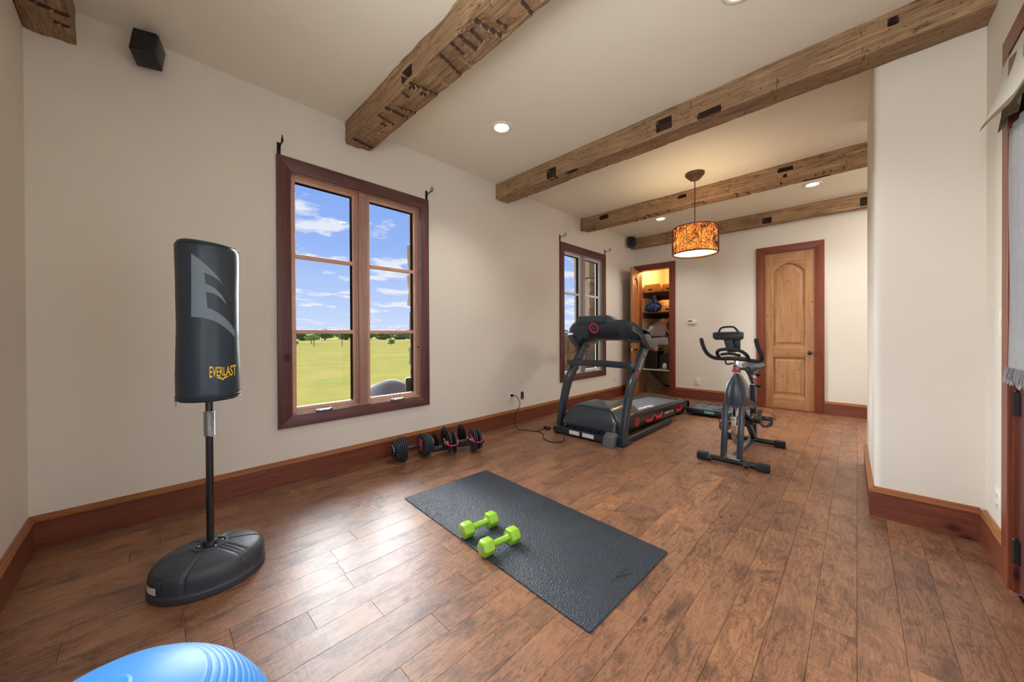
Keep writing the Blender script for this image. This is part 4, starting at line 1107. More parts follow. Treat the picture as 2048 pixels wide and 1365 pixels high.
# ================================================================== ADJUSTABLE DUMBBELLS
def disc(m, c, ax, r, th, flat=.0, seg=28):
    """plate: circle with two clipped flanks"""
    c, d = Vector(c), Vector(ax).normalized(); s = Vector((0, 0, 1)).cross(d).normalized(); u = d.cross(s)
    def ring(o, k_): return [c+d*o+s*max(-r*.93, min(r*.93, r*math.cos(2*PI*i/seg)))*k_+u*(r*math.sin(2*PI*i/seg))*k_ for i in range(seg)]
    m.ring_stack([ring(-th/2, .93), ring(-th/2+th*.25, 1), ring(th/2-th*.25, 1), ring(th/2, .93)])
def adj_dumbbell(c, rz, platesL, platesR, label, arms=True):
    t = thing('adjustable_dumbbell', label, 'dumbbell', c, 'adjustable dumbbells by the baseboard')
    Rz = Matrix.Rotation(rz, 3, 'Z'); ax = Rz @ Vector((0, 1, 0)); c = Vector(c); zc = max([r for _, r in platesL+platesR])+.0005
    P = lambda y, z=0, x=0: c+Rz @ Vector((x, y, 0))+Vector((0, 0, zc+z))
    m = MB(); m.lathe(P(-.065), ax, [(0, .012), (.01, .0165), (.065, .0185), (.12, .0165), (.13, .012)], 18); m.build('handle', 'black', t, smooth=True)
    for s in (-1, 1):
        m = MB(); m.cyl(P(s*.063), P(s*.075), .020, seg=20); m.build('collar', 'steel', t)
        m = MB(); m.cyl(P(s*.073), P(s*.185), .012, seg=12); m.build('axle', 'black2', t)
        for y, r in (platesL if s < 0 else platesR):
            m = MB(); disc(m, P(s*y), ax, r, .0115); m.build('weight_plate', 'charcoal' , t, autosm=50)
        m = MB(); m.lathe(P(s*.178), ax*s, [(0, .046), (.004, .050), (.018, .048), (.022, .042), (.023, .001)], 28); dl = m.build('dial', 'black', t, autosm=40)
        m = MB(); m.tube([P(s*.201)+Rz @ Vector((.024*math.cos(a), 0, 0))+Vector((0, 0, .024*math.sin(a))) for a in [q*PI/9 for q in range(2, 13)]], .0022, 5); m.build('dial_mark', 'greyplastic', dl)
        m = MB()
        for q in range(11):
            a = q*.42+.3; v = Rz @ Vector((.0492*math.cos(a), 0, 0))+Vector((0, 0, .0492*math.sin(a)))
            m.box(-.0028, .0028, -.0035, .0035, -.0008, .0008, Matrix.Translation(P(s*.190)+v) @ (Rz @ Vector((math.cos(a), 0, 0))+Vector((0, 0, math.sin(a)))).to_track_quat('Z', 'Y').to_matrix().to_4x4())
        o = m.build('dial_digits', 'whitep', dl); o['kind'] = 'stuff'
        if not arms:
            m = MB(); m.bbox(-.036, .036, -.004, .004, -.05, .050, .006, T(P(s*.074, .004), (0, 0, rz))); m.build('inner_guard', 'pink', t, autosm=40)
        if arms:
            m = MB(); yi = .076
            pts = [P(s*.170, .035, .045), P(s*.165, .004, .072), P(s*.12, -.004, .082), P(s*.085, .006, .074), P(s*yi, .035, .04)]
            m.tube(pts, lambda u: (.006, .013), 8, smooth=5, flat=(0, 0, 1)); m.build('support_arm', 'pink', t, autosm=50)
            m = MB(); m.bbox(-.028, .028, -.004, .004, -.03, .034, .004, T(P(s*yi, .02), (0, 0, rz))); m.build('inner_guard', 'pink', t, autosm=40)
    return t
full = [(.088, .108), (.104, .108), (.120, .104), (.136, .098), (.152, .090), (.167, .080)]
adj_dumbbell((-2.935, 1.695, 0), math.radians(-7), full, full, 'adjustable dumbbell fully loaded with dark plates, nearest the large window', arms=False)
adj_dumbbell((-2.735, 2.125, 0), math.radians(-21), [(.092, .104), (.140, .098)], [(.092, .108), (.112, .106), (.150, .094), (.166, .086)], 'adjustable dumbbell with few plates and bright red arms')
t = thing('dumbbell_tray', 'low black dumbbell tray holding upright dark plates against the baseboard', 'tray', (-2.99, 2.14, 0))
rz = math.radians(-12); Rz = Matrix.Rotation(rz, 3, 'Z'); c = Vector((-2.985, 2.15, 0)); ax = Rz @ Vector((0, 1, 0))
m = MB(); m.bbox(-.085, .085, -.215, .215, .001, .032, .008, T(c, (0, 0, rz))); m.build('tray_base', 'black', t, autosm=40)
m = MB(); m.bbox(-.10, -.02, -.21, -.13, .004, .040, .008, T(c+Vector((.10, .0, 0)), (0, 0, rz))); m.build('cradle', 'greyplastic', t, autosm=40)
for y, r in ((-.155, .075), (-.055, .098), (.13, .10)):
    m = MB(); p = c+ax*y+Vector((0, 0, r+.012+.0)); disc(m, p, ax, r, .016); pl = m.build('weight_plate', 'black', t, autosm=50)
    m = MB(); m.box(-.005, .005, -.0012, .0012, -.010, .014, Matrix.Translation(p-ax*.0088+Vector((0, 0, r*.35))) @ T((0, 0, 0), (0, 0, rz))); m.build('plate_slot', 'steel', pl)
    m = MB(); m.cyl(p-ax*.0084, p-ax*.0096, .017, seg=16); m.build('plate_hole', 'hole', pl)

# ================================================================== TREADMILL
t = thing('treadmill', 'black treadmill with red chevrons on its side, console facing away', 'treadmill', (-2.1, 4.4, 0))
def sm2(P, k_=6): return [Vector((p.y, p.z)) for p in catmull([Vector((0, a, b)) for a, b in P], k_)]
Ff = [(3.325, .005), (3.345, .16), (3.385, .33), (3.48, .59), (3.625, .78), (3.84, 1.03)]
Bb = [(3.425, .005), (3.445, .16), (3.49, .33), (3.595, .56), (3.735, .73), (3.955, .985)]
for x0, x1 in ((-1.735, -1.68), (-2.53, -2.475)):
    A, B = sm2(Ff), sm2(Bb); m = MB()
    rings = []
    for p, q in zip(A, B):
        rings.append([Vector((x, y, z)) for x, y, z in ((x0, p.x, p.y), (x1, p.x, p.y), (x1, q.x, q.y), (x0, q.x, q.y))])
    m.ring_stack(rings); upr = m.build('upright', 'satin', t, bevel=.012)
    p, q = A[-1], B[-1]; dn = (A[-1]-A[-2]).normalized()
    m = MB(); m.ring_stack([[Vector((x, y, z)) for x, y, z in ((x0-.006, a.x-.006, a.y), (x1+.006, a.x-.006, a.y), (x1+.006, b.x+.006, b.y), (x0-.006, b.x+.006, b.y))] for a, b in ((p-dn*.02, q-dn*.02), (p+dn*.035, q+dn*.035))]); m.build('upright_collar', 'charcoal', upr, bevel=.006)
    m = MB(); m.bbox(x0-.01, x1+.012, 3.30, 3.47, 0.0, .035, .006); m.build('foot', 'black', t, autosm=40)
    m = MB(); m.bbox(x0+.004, x1-.004, 3.40, 4.65, .015, .065, .006); m.build('floor_rail', 'black', t, autosm=40)
# prints on the right upright (outer face)
U = Vector((0, .62, .785)).normalized()
def upmap(cy, cz): return lambda x, y: Vector((-1.6785, cy+U.y*x+U.z*-y*1.0*(-1), cz+U.z*x+U.y*y)) 
def upmap2(cy, cz):
    a = Vector((0, U.y, U.z)); b = Vector((0, -U.z, U.y))
    return lambda x, y: Vector((-1.6785, cy, cz))+a*x+b*y
flat_print('lettering', text_bm('BOWFLEX', .034, .0008), upmap2(3.735, .815), 'whitep', t)
flat_print('mark', poly_bm([(-.012, -.014), (-.004, 0), (-.012, .014), (.001, .006), (.014, .012), (.007, 0), (.014, -.012), (.001, -.006)]), upmap2(3.832, .925), 'whitep', t)
def ring_print(name, parent, c, a, b, r, w, mat, k_=28):
    m = MB(); c, a, b = Vector(c), Vector(a), Vector(b)
    for i in range(k_):
        q = [(2*PI*i/k_, r), (2*PI*(i+1)/k_, r), (2*PI*(i+1)/k_, r-w), (2*PI*i/k_, r-w)]
        m.bm.faces.new([m.bm.verts.new(c+a*math.cos(u)*rr+b*math.sin(u)*rr) for u, rr in q])
    bmesh.ops.remove_doubles(m.bm, verts=m.bm.verts, dist=1e-6); return m.build(name, mat, parent)
ring_print('emblem_ring', t, (-1.6785, 3.645, .705), U*1.25, Vector((0, -U.z, U.y)), .024, .009, 'pink')
m = MB(); m.prism([(3.20, .0), (3.24, .10), (3.30, .135), (3.36, .11), (3.40, .0)], 'x', -1.86, -1.742); m.build('foot_cover', 'greyplastic', t, bevel=.008)
m = MB(); m.bbox(-2.53, -1.74, 3.27, 3.335, .02, .085, .004); fb = m.build('base_crossbar', 'satin', t, autosm=40)
for xa, xb in ((-2.30, -2.17), (-2.13, -1.99)):
    m = MB(); m.box(xa, xb, 3.2675, 3.270, .032, .074); st_ = m.build('warning_label', 'whitep', t)
    m = MB(); m.prism([(xa+.06, .045), (xa+.072, .045), (xa+.066, .058)], 'y', 3.2668, 3.2676); m.build('warning_mark', 'yellowp', st_)
# motor hood
def rr(x0, x1, y0, y1, z, r=.04, k_=4):
    return [Vector((p.x, p.y, z)) for p in rounded([Vector((x0, y0)), Vector((x1, y0)), Vector((x1, y1)), Vector((x0, y1))], r, k_)]
m = MB()
rg = [rr(-2.455, -1.775, 3.335, 4.02, .115, .05), rr(-2.455, -1.775, 3.345, 4.02, .17, .05), rr(-2.44, -1.785, 3.385, 4.01, .225, .05), rr(-2.385, -1.86, 3.44, 3.98, .30, .05), rr(-2.355, -1.90, 3.47, 3.93, .325, .05), rr(-2.32, -1.94, 3.51, 3.88, .335, .04), rr(-2.2, -2.05, 3.6, 3.8, .338, .03)]
m.ring_stack(rg); hood = m.build('motor_hood', 'satin', t, autosm=42)
m = MB(); m.bbox(-2.44, -1.80, 3.36, 3.95, .055, .12, .01); m.build('motor_tray', 'black', t, autosm=40)
for xa in (-2.36, -2.26, -2.16, -2.06, -1.96):
    m = MB(); m.bbox(xa, xa+.06, 3.345, 3.37, .07, .105, .004); m.build('tray_rib', 'charcoal', t, autosm=40)
m = MB(); m.prism([(-2.42, .11), (-1.86, .11), (-1.80, .128), (-2.44, .128)], 'y', 3.315, 3.36); m.build('hood_lip', 'black', t, bevel=.004)
m = MB(); m.cyl((-2.42, 3.34, .09), (-2.42, 3.34, .17), .006, seg=8); m.cyl((-2.38, 3.335, .11), (-2.38, 3.31, .11), .012, seg=10); m.build('hydraulic_bolt', 'steel', t)
# deck: profile in y,z
def zt(y): return .238-.040*(y-3.92)
def side_prof(): return [(3.62, .255), (3.80, .262), (3.92, .242), (5.40, zt(5.40)), (5.53, zt(5.53)-.012), (5.55, .12), (5.52, .06), (5.40, .05), (4.6, .055), (3.9, .075), (3.66, .09), (3.60, .15)]
for x0, x1 in ((-1.825, -1.768), (-2.442, -2.385)):
    m = MB(); m.prism(side_prof(), 'x', x0, x1); sd = m.build('side_rail', 'black2', t, bevel=.008)
m = MB(); m.prism([(3.9, .20), (5.42, .145), (5.42, .06), (3.9, .09)], 'x', -2.385, -1.825); m.build('deck', 'black', t)
M['belt'] = plain('running_belt', srgb(74, 80, 88), .55, var=.05, bump=.2, bscale=700)
m = MB(); m.prism([(3.95, zt(3.95)-.012), (5.47, zt(5.47)-.012), (5.50, zt(5.50)-.03), (5.50, .10), (3.95, .12)], 'x', -2.345, -1.865); m.build('running_belt', 'belt', t, bevel=.003)
for x0, x1 in ((-1.865, -1.825), (-2.385, -2.345)):
    m = MB(); m.prism([(3.93, zt(3.93)+.004), (5.45, zt(5.45)+.004), (5.45, .10), (3.93, .12)], 'x', x0, x1); m.build('foot_rail', 'charcoal', t, bevel=.003)
m = MB(); m.prism([(5.44, zt(5.44)+.006), (5.53, zt(5.53)-.008), (5.57, .12), (5.55, .05), (5.46, .045)], 'x', -2.442, -1.768); m.build('end_cap', 'charcoal', t, bevel=.008)
for x in (-1.81, -2.40):
    m = MB(); m.cyl((x-.03, 5.28, .045), (x+.03, 5.28, .045), .044, seg=20); m.build('roller', 'rubber', t, autosm=40)
    m = MB(); m.prism([(5.12, .06), (5.20, .02), (5.34, .02), (5.40, .06)], 'x', x-.035, x+.035); m.build('rear_foot', 'black', t, bevel=.005)
ring_print('emblem_ring', t, (-1.7665, 3.822, .152), (0, 1, 0), (0, 0, 1), .052, .013, 'red')
ring_print('emblem_core', t, (-1.7668, 3.822, .152), (0, 1, 0), (0, 0, 1), .024, .008, 'red')
def chevron(y, z, w, name='chevron'):
    m = MB(); m.prism([(y, z+.022), (y+w*.1, z+.030), (y+w*.28, z+.004), (y+w*.72, z+.004), (y+w*.95, z+.036), (y+w, z+.036), (y+w*.80, z-.026), (y+w*.22, z-.026)], 'x', -1.7680, -1.7645); return m.build(name, 'red', t)
chevron(4.03, .125, .25); chevron(4.30, .124, .25); chevron(5.00, .098, .24)
flat_print('lettering', text_bm('COMFORT TECH', .042, .0006), lambda x, y: Vector((-1.7655, 4.76+x, .118-.04*x+y)), 'whitep', t)
flat_print('lettering', text_bm('BOWFLEX', .085, .002), lambda x, y: Vector((-1.93-y, 4.44+x, zt(4.44+x)-.0095)), 'whitep', t)
ring_print('logo_ring', t, (-1.93, 4.17, zt(4.17)-.0095), (1, 0, 0), (0, 1, -.04), .042, .012, 'whitep')
# crossbar between the uprights
m = MB(); rings = []
for i in range(17):
    u = i/16; x = -2.535+.85*u; b = math.sin(PI*u); y = 3.575-.045*b; z = .80+.012*b
    rings.append([Vector((x, y-.020, z-.034)), Vector((x, y+.022, z-.034)), Vector((x, y+.026, z+.036)), Vector((x, y-.016, z+.036))])
m.ring_stack(rings); m.build('crossbar', 'satin', t, bevel=.010)
m = MB(); m.bbox(-2.43, -2.33, 3.54, 3.585, .836, .852, .005); m.build('bar_clip', 'black', t, autosm=40)
# console hull, lofted along x
def csec(x):
    u = (x+2.60)/.95; e = min(u, 1-u); k_ = min(1, e/.16); k_ = 1-(1-k_)**2
    top = 1.302-(.052*(1-k_)); fr_ = 3.655+.05*(1-k_); bot = 1.052+.10*(1-k_)
    if u > .8: top -= .07*((u-.8)/.2)**1.2
    if .3 < u < .72: bot += .022
    return [Vector((x, fr_+.045, top)), Vector((x, fr_+.005, top-.035)), Vector((x, fr_, top-.085)), Vector((x, fr_+.035, bot+.05)), Vector((x, fr_+.11, bot+.004)), Vector((x, fr_+.22, bot-.012)), Vector((x, fr_+.31, bot+.02)), Vector((x, fr_+.30, bot+.06)), Vector((x, fr_+.10, top-.03))]
m = MB(); m.ring_stack([csec(-2.60+.95*i/28) for i in range(29)]); hull = m.build('console', 'satin', t, autosm=38)
m = MB(); m.ring_stack([[Vector((x, y, z)) for x, y, z in ((a, 3.665, z0), (b, 3.665, z0), (b, 3.80, z0-.01), (a, 3.80, z0-.01))] for z0, a, b in ((1.225, -2.475, -1.965), (1.30, -2.478, -1.955), (1.352, -2.445, -2.03), (1.360, -2.43, -2.05))])
m.build('media_shelf', 'charcoal', t, bevel=.008)
m = MB(); m.bbox(-2.455, -2.075, 3.64, 3.672, 1.268, 1.290, .006); m.build('shelf_ledge', 'satin', t, autosm=40)
m = MB(); m.lathe((-2.215, 3.695, 1.225), (.05, -1, -.28), [(0, .085), (.03, .078), (.045, .066), (.046, .001)], 32); m.build('emblem_boss', 'satin', t, autosm=42)
aa = Vector((1, .05, 0)).normalized(); nn = Vector((.05, -1, -.28)).normalized(); bb2 = nn.cross(aa)
ring_print('emblem_ring', t, Vector((-2.215, 3.695, 1.225))+nn*.0475, aa, bb2, .062, .017, 'pink')
ring_print('emblem_core', t, Vector((-2.215, 3.695, 1.225))+nn*.0475, aa*1.3, bb2*.7, .020, .010, 'greyplastic')
m = MB(); m.ring_stack([[Vector((x, y, z)) for y, z in ((3.74, 1.315-d), (3.745, 1.300-d), (4.0, 1.105-d*.5), (3.99, 1.12-d*.5))] for x, d in ((-2.52, .012), (-1.90, .012), (-1.80, .03))]); m.build('console_face', 'glassdark', t, bevel=.003)
for x, s in ((-1.655, 1), (-2.595, -1)):
    m = MB(); m.prism([(3.70, 1.13), (3.76, 1.05), (3.84, .990), (3.93, .972), (4.02, 1.0), (4.06, 1.05), (4.03, 1.085), (3.9, 1.09), (3.80, 1.14)], 'x', x-.035, x+.035); m.build('handle_bracket', 'greyplastic', t, bevel=.010)
    m = MB(); m.prism([(3.98, 1.015), (4.36, 1.010), (4.37, 1.02), (4.37, 1.09), (4.36, 1.098), (3.96, 1.092)], 'x', x-.026, x+.026); m.build('handlebar', 'greyplastic', t, bevel=.010)
m = MB(); m.cyl((-1.648, 3.70, 1.20), (-1.645, 3.85, 1.165), .010, seg=10); m.build('cable', 'greyplastic', t, smooth=True)
# power cord from the outlet to the treadmill
m = MB(); cp = [(WX+.035, 3.200, .372), (WX+.075, 3.215, .368), (-3.075, 3.255, .335), (-3.05, 3.27, .27), (-3.075, 3.245, .17), (-3.085, 3.20, .09), (-3.02, 3.155, .03), (-2.92, 3.09, .006), (-2.80, 3.125, .005), (-2.66, 3.175, .005), (-2.56, 3.13, .005), (-2.44, 3.0, .005), (-2.32, 2.965, .005), (-2.25, 3.03, .005), (-2.262, 3.12, .005), (-2.32, 3.19, .006)]
m.tube(cp, .0042, 8, smooth=6); pc = m.build('power_cord', 'rubber', None, smooth=True); tag(pc, 'black power cord running from the wall outlet in a loop to the treadmill', 'cord')
m = MB(); m.bbox(WX+.008, WX+.040, 3.183, 3.212, .356, .388, .006); m.build('plug', 'rubber', pc, autosm=40)
m = MB(); m.tube([(-2.50, 3.345, .055), (-2.58, 3.33, .03), (-2.68, 3.36, .018), (-2.70, 3.25, .005), (-2.69, 3.16, .005)], .0042, 8, smooth=6); m.build('cord_tail', 'rubber', pc, smooth=True)
m = MB(); m.bbox(-2.71, -2.63, 3.315, 3.36, .004, .035, .006); bx_ = m.build('cord_strap', 'black', pc, autosm=40)
m = MB(); m.cyl((-2.645, 3.3148, .022), (-2.645, 3.312, .022), .006, seg=10); m.build('indicator', 'red', pc)
# walking pad on the floor behind
t = thing('walking_pad', 'flat black walking pad lying along the far baseboard', 'treadmill', (-1.34, 5.56, 0))
m = MB(); m.bbox(-1.745, -.93, 5.31, 5.84, .025, .088, .012); m.build('frame', 'black', t, autosm=40)
m = MB(); m.box(-1.70, -.97, 5.37, 5.78, .088, .0905); m.build('running_belt', 'belt', t)
for ya_ in (5.315, 5.79):
    m = MB(); m.bbox(-1.745, -.93, ya_, ya_+.05, .085, .100, .005); m.build('side_rail', 'charcoal', t, autosm=40)
m = MB(); m.bbox(-1.50, -1.38, 5.3065, 5.312, .050, .078, .002); m.build('sticker', 'teal', t)
for x in (-1.0, -1.68):
    for y in (5.35, 5.80):
        m = MB(); m.cyl((x, y, 0), (x, y, .03), .022, seg=14); m.build('foot', 'rubber', t)
m = MB(); m.tube([(-1.62, 5.60, .0965), (-1.55, 5.55, .10), (-1.44, 5.58, .17), (-1.40, 5.60, .12), (-1.38, 5.50, .098), (-1.30, 5.46, .098), (-1.36, 5.42, .097), (-1.44, 5.46, .096)], .004, 8, smooth=6)
tag(m.build('charging_cable', 'rubber', None, smooth=True), 'curled black cable on top of the flat walking pad', 'cable')
m = MB(); m.bbox(-1.35, -1.25, 5.52, 5.57, .0905, .112, .008); tag(m.build('remote_control', 'black', None, autosm=40), 'small black remote on the walking pad beside the curled cable', 'remote')

# ================================================================== EXERCISE BIKE
t = thing('exercise_bike', 'black indoor cycling bike with chrome flywheel and red knobs', 'exercise bike', (-.78, 3.95, 0))
def part(nm, mat, f, **kw):
    m = MB(); f(m); return m.build(nm, mat, t, **kw)
for y, xa, xb, nm in ((3.525, -1.05, -.51, 'front_stabilizer'), (4.40, -1.05, -.51, 'rear_stabilizer')):
    part(nm, 'black2', lambda m: m.cyl((xa, y, .034), (xb, y, .034), .026, seg=20), autosm=40)
    for s, x in ((-1, xa), (1, xb)):
        cpo = part('rubber_foot', 'rubber', lambda m: m.bbox(min(x, x-s*.085)-.004, max(x, x-s*.085)+.004, y-.033, y+.033, .0, .066, .010), autosm=40)
        if s > 0:
            m = MB(); m.cyl((x+.004, y, .04), (x+.0055, y, .04), .014, seg=14); m.build('red_dot', 'red', cpo)
for x in (-.945, -.665):
    part('transport_wheel', 'black', lambda m: m.cyl((x-.012, 3.487, .034), (x+.012, 3.487, .034), .026, seg=18), autosm=40)
    part('wheel_bolt', 'chrome', lambda m: (m.cyl((x-.02, 3.487, .034), (x+.02, 3.487, .034), .006, seg=10), m.cyl((x, 3.50, .058), (x, 3.50, .066), .008, seg=10)), autosm=40)
for x in (-.865, -.742):
    part('front_post', 'satin', lambda m: m.ring_stack([[Vector((a, b, c)) for a, b in ((x, y0), (x+.041, y0), (x+.041, y1), (x, y1))] for c, y0, y1 in ((.055, 3.50, 3.56), (.30, 3.545, 3.605), (.53, 3.585, 3.645))]), bevel=.006)
part('base_rail', 'satin', lambda m: m.bbox(-.805, -.750, 3.53, 4.40, .035, .062, .006), autosm=40)
part('mount_plate', 'steel', lambda m: m.bbox(-.84, -.715, 3.50, 3.60, .056, .064, .002), autosm=40)
# shroud
def bull(z, hw, y0, y1, k_=10):
    out = []; cx = -.772
    for i in range(k_+1): a = PI+PI*i/k_; out.append(Vector((cx+hw*math.cos(a), y0+.05+.05*math.sin(a), z)))
    for i in range(k_+1): a = PI*i/k_; out.append(Vector((cx+hw*math.cos(a), y1-.05+.05*math.sin(a), z)))
    return out
part('flywheel_shroud', 'satin', lambda m: m.ring_stack([bull(.505, .083, 3.565, 3.80), bull(.58, .084, 3.565, 3.81), bull(.645, .080, 3.570, 3.80), bull(.695, .068, 3.58, 3.78), bull(.74, .048, 3.595, 3.76), bull(.775, .030, 3.61, 3.74), bull(.79, .024, 3.62, 3.73)]), autosm=50)
fwl = part('flywheel', 'chrome', lambda m: m.lathe((-.808, 3.83, .298), (1, 0, 0), [(0, .150), (0, .196), (.003, .200), (.033, .200), (.036, .196), (.036, .150)], 64, caps=False), autosm=30)
m = MB(); m.lathe((-.804, 3.83, .298), (1, 0, 0), [(0, .155), (0, .05), (-.01, .03), (-.012, .001)], 48, caps=False); m.lathe((-.776, 3.83, .298), (1, 0, 0), [(0, .155), (0, .05), (.01, .03), (.012, .001)], 48, caps=False); m.build('flywheel_disc', 'steel', fwl, smooth=True)
part('axle', 'black2', lambda m: m.cyl((-.86, 3.83, .298), (-.70, 3.83, .298), .014, seg=14), autosm=40)
part('frame_tube', 'satin', lambda m: m.tube([(-.772, 3.72, .66), (-.772, 3.95, .50), (-.772, 4.34, .40)], lambda u: (.028, .040), 8, flat=(1, 0, 0)), autosm=30)
part('seat_tube', 'satin', lambda m: m.ring_stack([[Vector((-.772+a, y+b, z)) for a, b in ((-.026, -.032), (.026, -.032), (.026, .032), (-.026, .032))] for y, z in ((4.405, .05), (4.385, .30), (4.355, .655))]), bevel=.006)
part('down_tube', 'satin', lambda m: m.tube([(-.772, 3.70, .56), (-.772, 4.05, .31), (-.772, 4.37, .07)], lambda u: (.026, .036), 8, flat=(1, 0, 0)), autosm=30)
part('chain_cover', 'black', lambda m: m.prism([(3.96, .34), (4.08, .37), (4.13, .31), (4.09, .26), (3.98, .27)], 'x', -.735, -.705), bevel=.010)
# brake pad assembly
part('brake_rod', 'chrome', lambda m: m.cyl((-.775, 3.64, .40), (-.775, 3.66, .80), .006, seg=10), autosm=40)
part('brake_knob', 'red', lambda m: m.lathe((-.772, 3.655, .795), (0, 0, 1), [(0, .026), (.006, .036), (.02, .036), (.026, .026)], 20), autosm=40)
part('clamp', 'steel', lambda m: m.cyl((-.772, 3.66, .775), (-.772, 3.66, .800), .032, seg=20), autosm=40)
part('brake_lever', 'black', lambda m: m.tube([(-.745, 3.66, .83), (-.70, 3.67, .82), (-.67, 3.69, .75), (-.655, 3.70, .70)], lambda u: (.008, .012), 8, smooth=4, flat=(0, 1, 0)), autosm=50)
part('handlebar_post', 'chrome', lambda m: m.bbox(-.796, -.750, 3.64, 3.69, .80, .935, .006), autosm=40)
part('post_clip', 'black', lambda m: m.tube([(-.80, 3.655, .875), (-.84, 3.63, .865), (-.85, 3.62, .90)], .007, 8, smooth=3), smooth=True)
HB = [(-1.010, 3.49, 1.088), (-.998, 3.50, 1.03), (-.975, 3.53, .965), (-.935, 3.575, .925), (-.88, 3.61, .915), (-.80, 3.62, .918), (-.70, 3.62, .912), (-.63, 3.60, .905), (-.575, 3.56, .915), (-.565, 3.52, .965), (-.585, 3.50, 1.03), (-.595, 3.49, 1.085)]
part('handlebar', 'rubber', lambda m: (m.tube(HB, .0165, 14, smooth=6), m.sphere(HB[0], .0165, 12, 8), m.sphere(HB[-1], .0165, 12, 8)), smooth=True)
part('loop_bar', 'rubber', lambda m: m.tube([(-.895, 3.61, .925), (-.900, 3.56, .965), (-.875, 3.52, .995), (-.82, 3.50, 1.005), (-.76, 3.50, 1.003), (-.705, 3.52, .988), (-.675, 3.56, .955), (-.668, 3.60, .918)], .0145, 12, smooth=6), smooth=True)
part('inner_bar', 'rubber', lambda m: m.tube([(-.87, 3.56, .955), (-.80, 3.55, .965), (-.72, 3.56, .95)], .012, 10, smooth=4), smooth=True)
part('bar_mount', 'black', lambda m: m.bbox(-.86, -.70, 3.60, 3.70, .905, .935, .010), autosm=40)
part('media_arm', 'charcoal', lambda m: m.ring_stack([[Vector((x+a, y+b, z)) for a, b in ((-.033, -.012), (.033, -.012), (.033, .014), (-.033, .014))] for x, y, z in ((-.795, 3.60, .975), (-.815, 3.585, 1.06), (-.83, 3.575, 1.14), (-.83, 3.59, 1.155))]), bevel=.006)
part('monitor', 'black', lambda m: m.bbox(-.80, -.735, 3.61, 3.64, 1.00, 1.12, .006, T((0, 0, 0))), autosm=40)
part('media_tray', 'black', lambda m: m.ring_stack([[Vector((x, y, z)) for x, z in ((-.935, 1.105), (-.915, 1.085), (-.715, 1.085), (-.70, 1.10), (-.70, 1.150), (-.725, 1.158), (-.905, 1.155), (-.935, 1.150))] for y in (3.55, 3.585)]), bevel=.006)
part('tray_ledge', 'black', lambda m: m.bbox(-.90, -.735, 3.53, 3.60, 1.135, 1.150, .005), autosm=40)
part('tray_handle', 'rubber', lambda m: m.tube([(-.895, 3.575, 1.145), (-.875, 3.57, 1.185), (-.845, 3.57, 1.198), (-.79, 3.57, 1.200), (-.765, 3.57, 1.190), (-.735, 3.575, 1.148)], .0085, 10, smooth=4), smooth=True)
# seat assembly
part('seat_post', 'chrome', lambda m: m.cyl((-.772, 4.357, .64), (-.772, 4.345, .745), .021, seg=18), autosm=40)
part('seat_knob', 'red', lambda m: m.lathe((-.772, 4.356, .655), (0, 0, 1), [(0, .030), (.008, .036), (.022, .036), (.028, .028)], 20), autosm=40)
part('adjuster_label', 'whitep', lambda m: m.bbox(-.795, -.752, 4.318, 4.322, .615, .665, .001))
part('slider', 'charcoal', lambda m: m.bbox(-.798, -.746, 4.22, 4.42, .725, .762, .006), autosm=40)
part('seat_clamp', 'steel', lambda m: m.bbox(-.80, -.72, 4.30, 4.36, .758, .780, .004), autosm=40)
part('adjuster_knob', 'black', lambda m: m.cyl((-.745, 4.34, .715), (-.70, 4.34, .715), .014, seg=14), autosm=40)
part('adjuster_knob', 'black', lambda m: m.cyl((-.745, 4.385, .60), (-.705, 4.385, .60), .016, seg=14), autosm=40)
m = MB(); rings = []
for i in range(15):
    u = i/14; y = 4.10+.27*u
    hw = .026+.078*(max(0, u-.28)/.72)**.75 if u > .28 else .020+.022*math.sin(min(1, u/.28)*PI/2)*.3
    if u > .93: hw *= .9
    zc_ = .800+.018*max(0, (u-.6)/.4)+.0
    ring = []
    for k_ in range(20):
        a = 2*PI*k_/20; sx_ = math.cos(a); sz = math.sin(a)
        z = zc_+(.032 if sz > 0 else .040)*sz
        if sz > 0: z -= .014*math.exp(-((sx_*hw)/.018)**2)
        ring.append(Vector((-.767+hw*sx_*1.08, y, z)))
    rings.append(ring)
m.ring_stack(rings); m.build('saddle', 'charcoal', t, smooth=True)
part('saddle_rail', 'black2', lambda m: (m.tube([(-.79, 4.16, .78), (-.792, 4.25, .768), (-.80, 4.34, .785)], .004, 6, smooth=3), m.tube([(-.745, 4.16, .78), (-.742, 4.25, .768), (-.735, 4.34, .785)], .004, 6, smooth=3)), smooth=True)
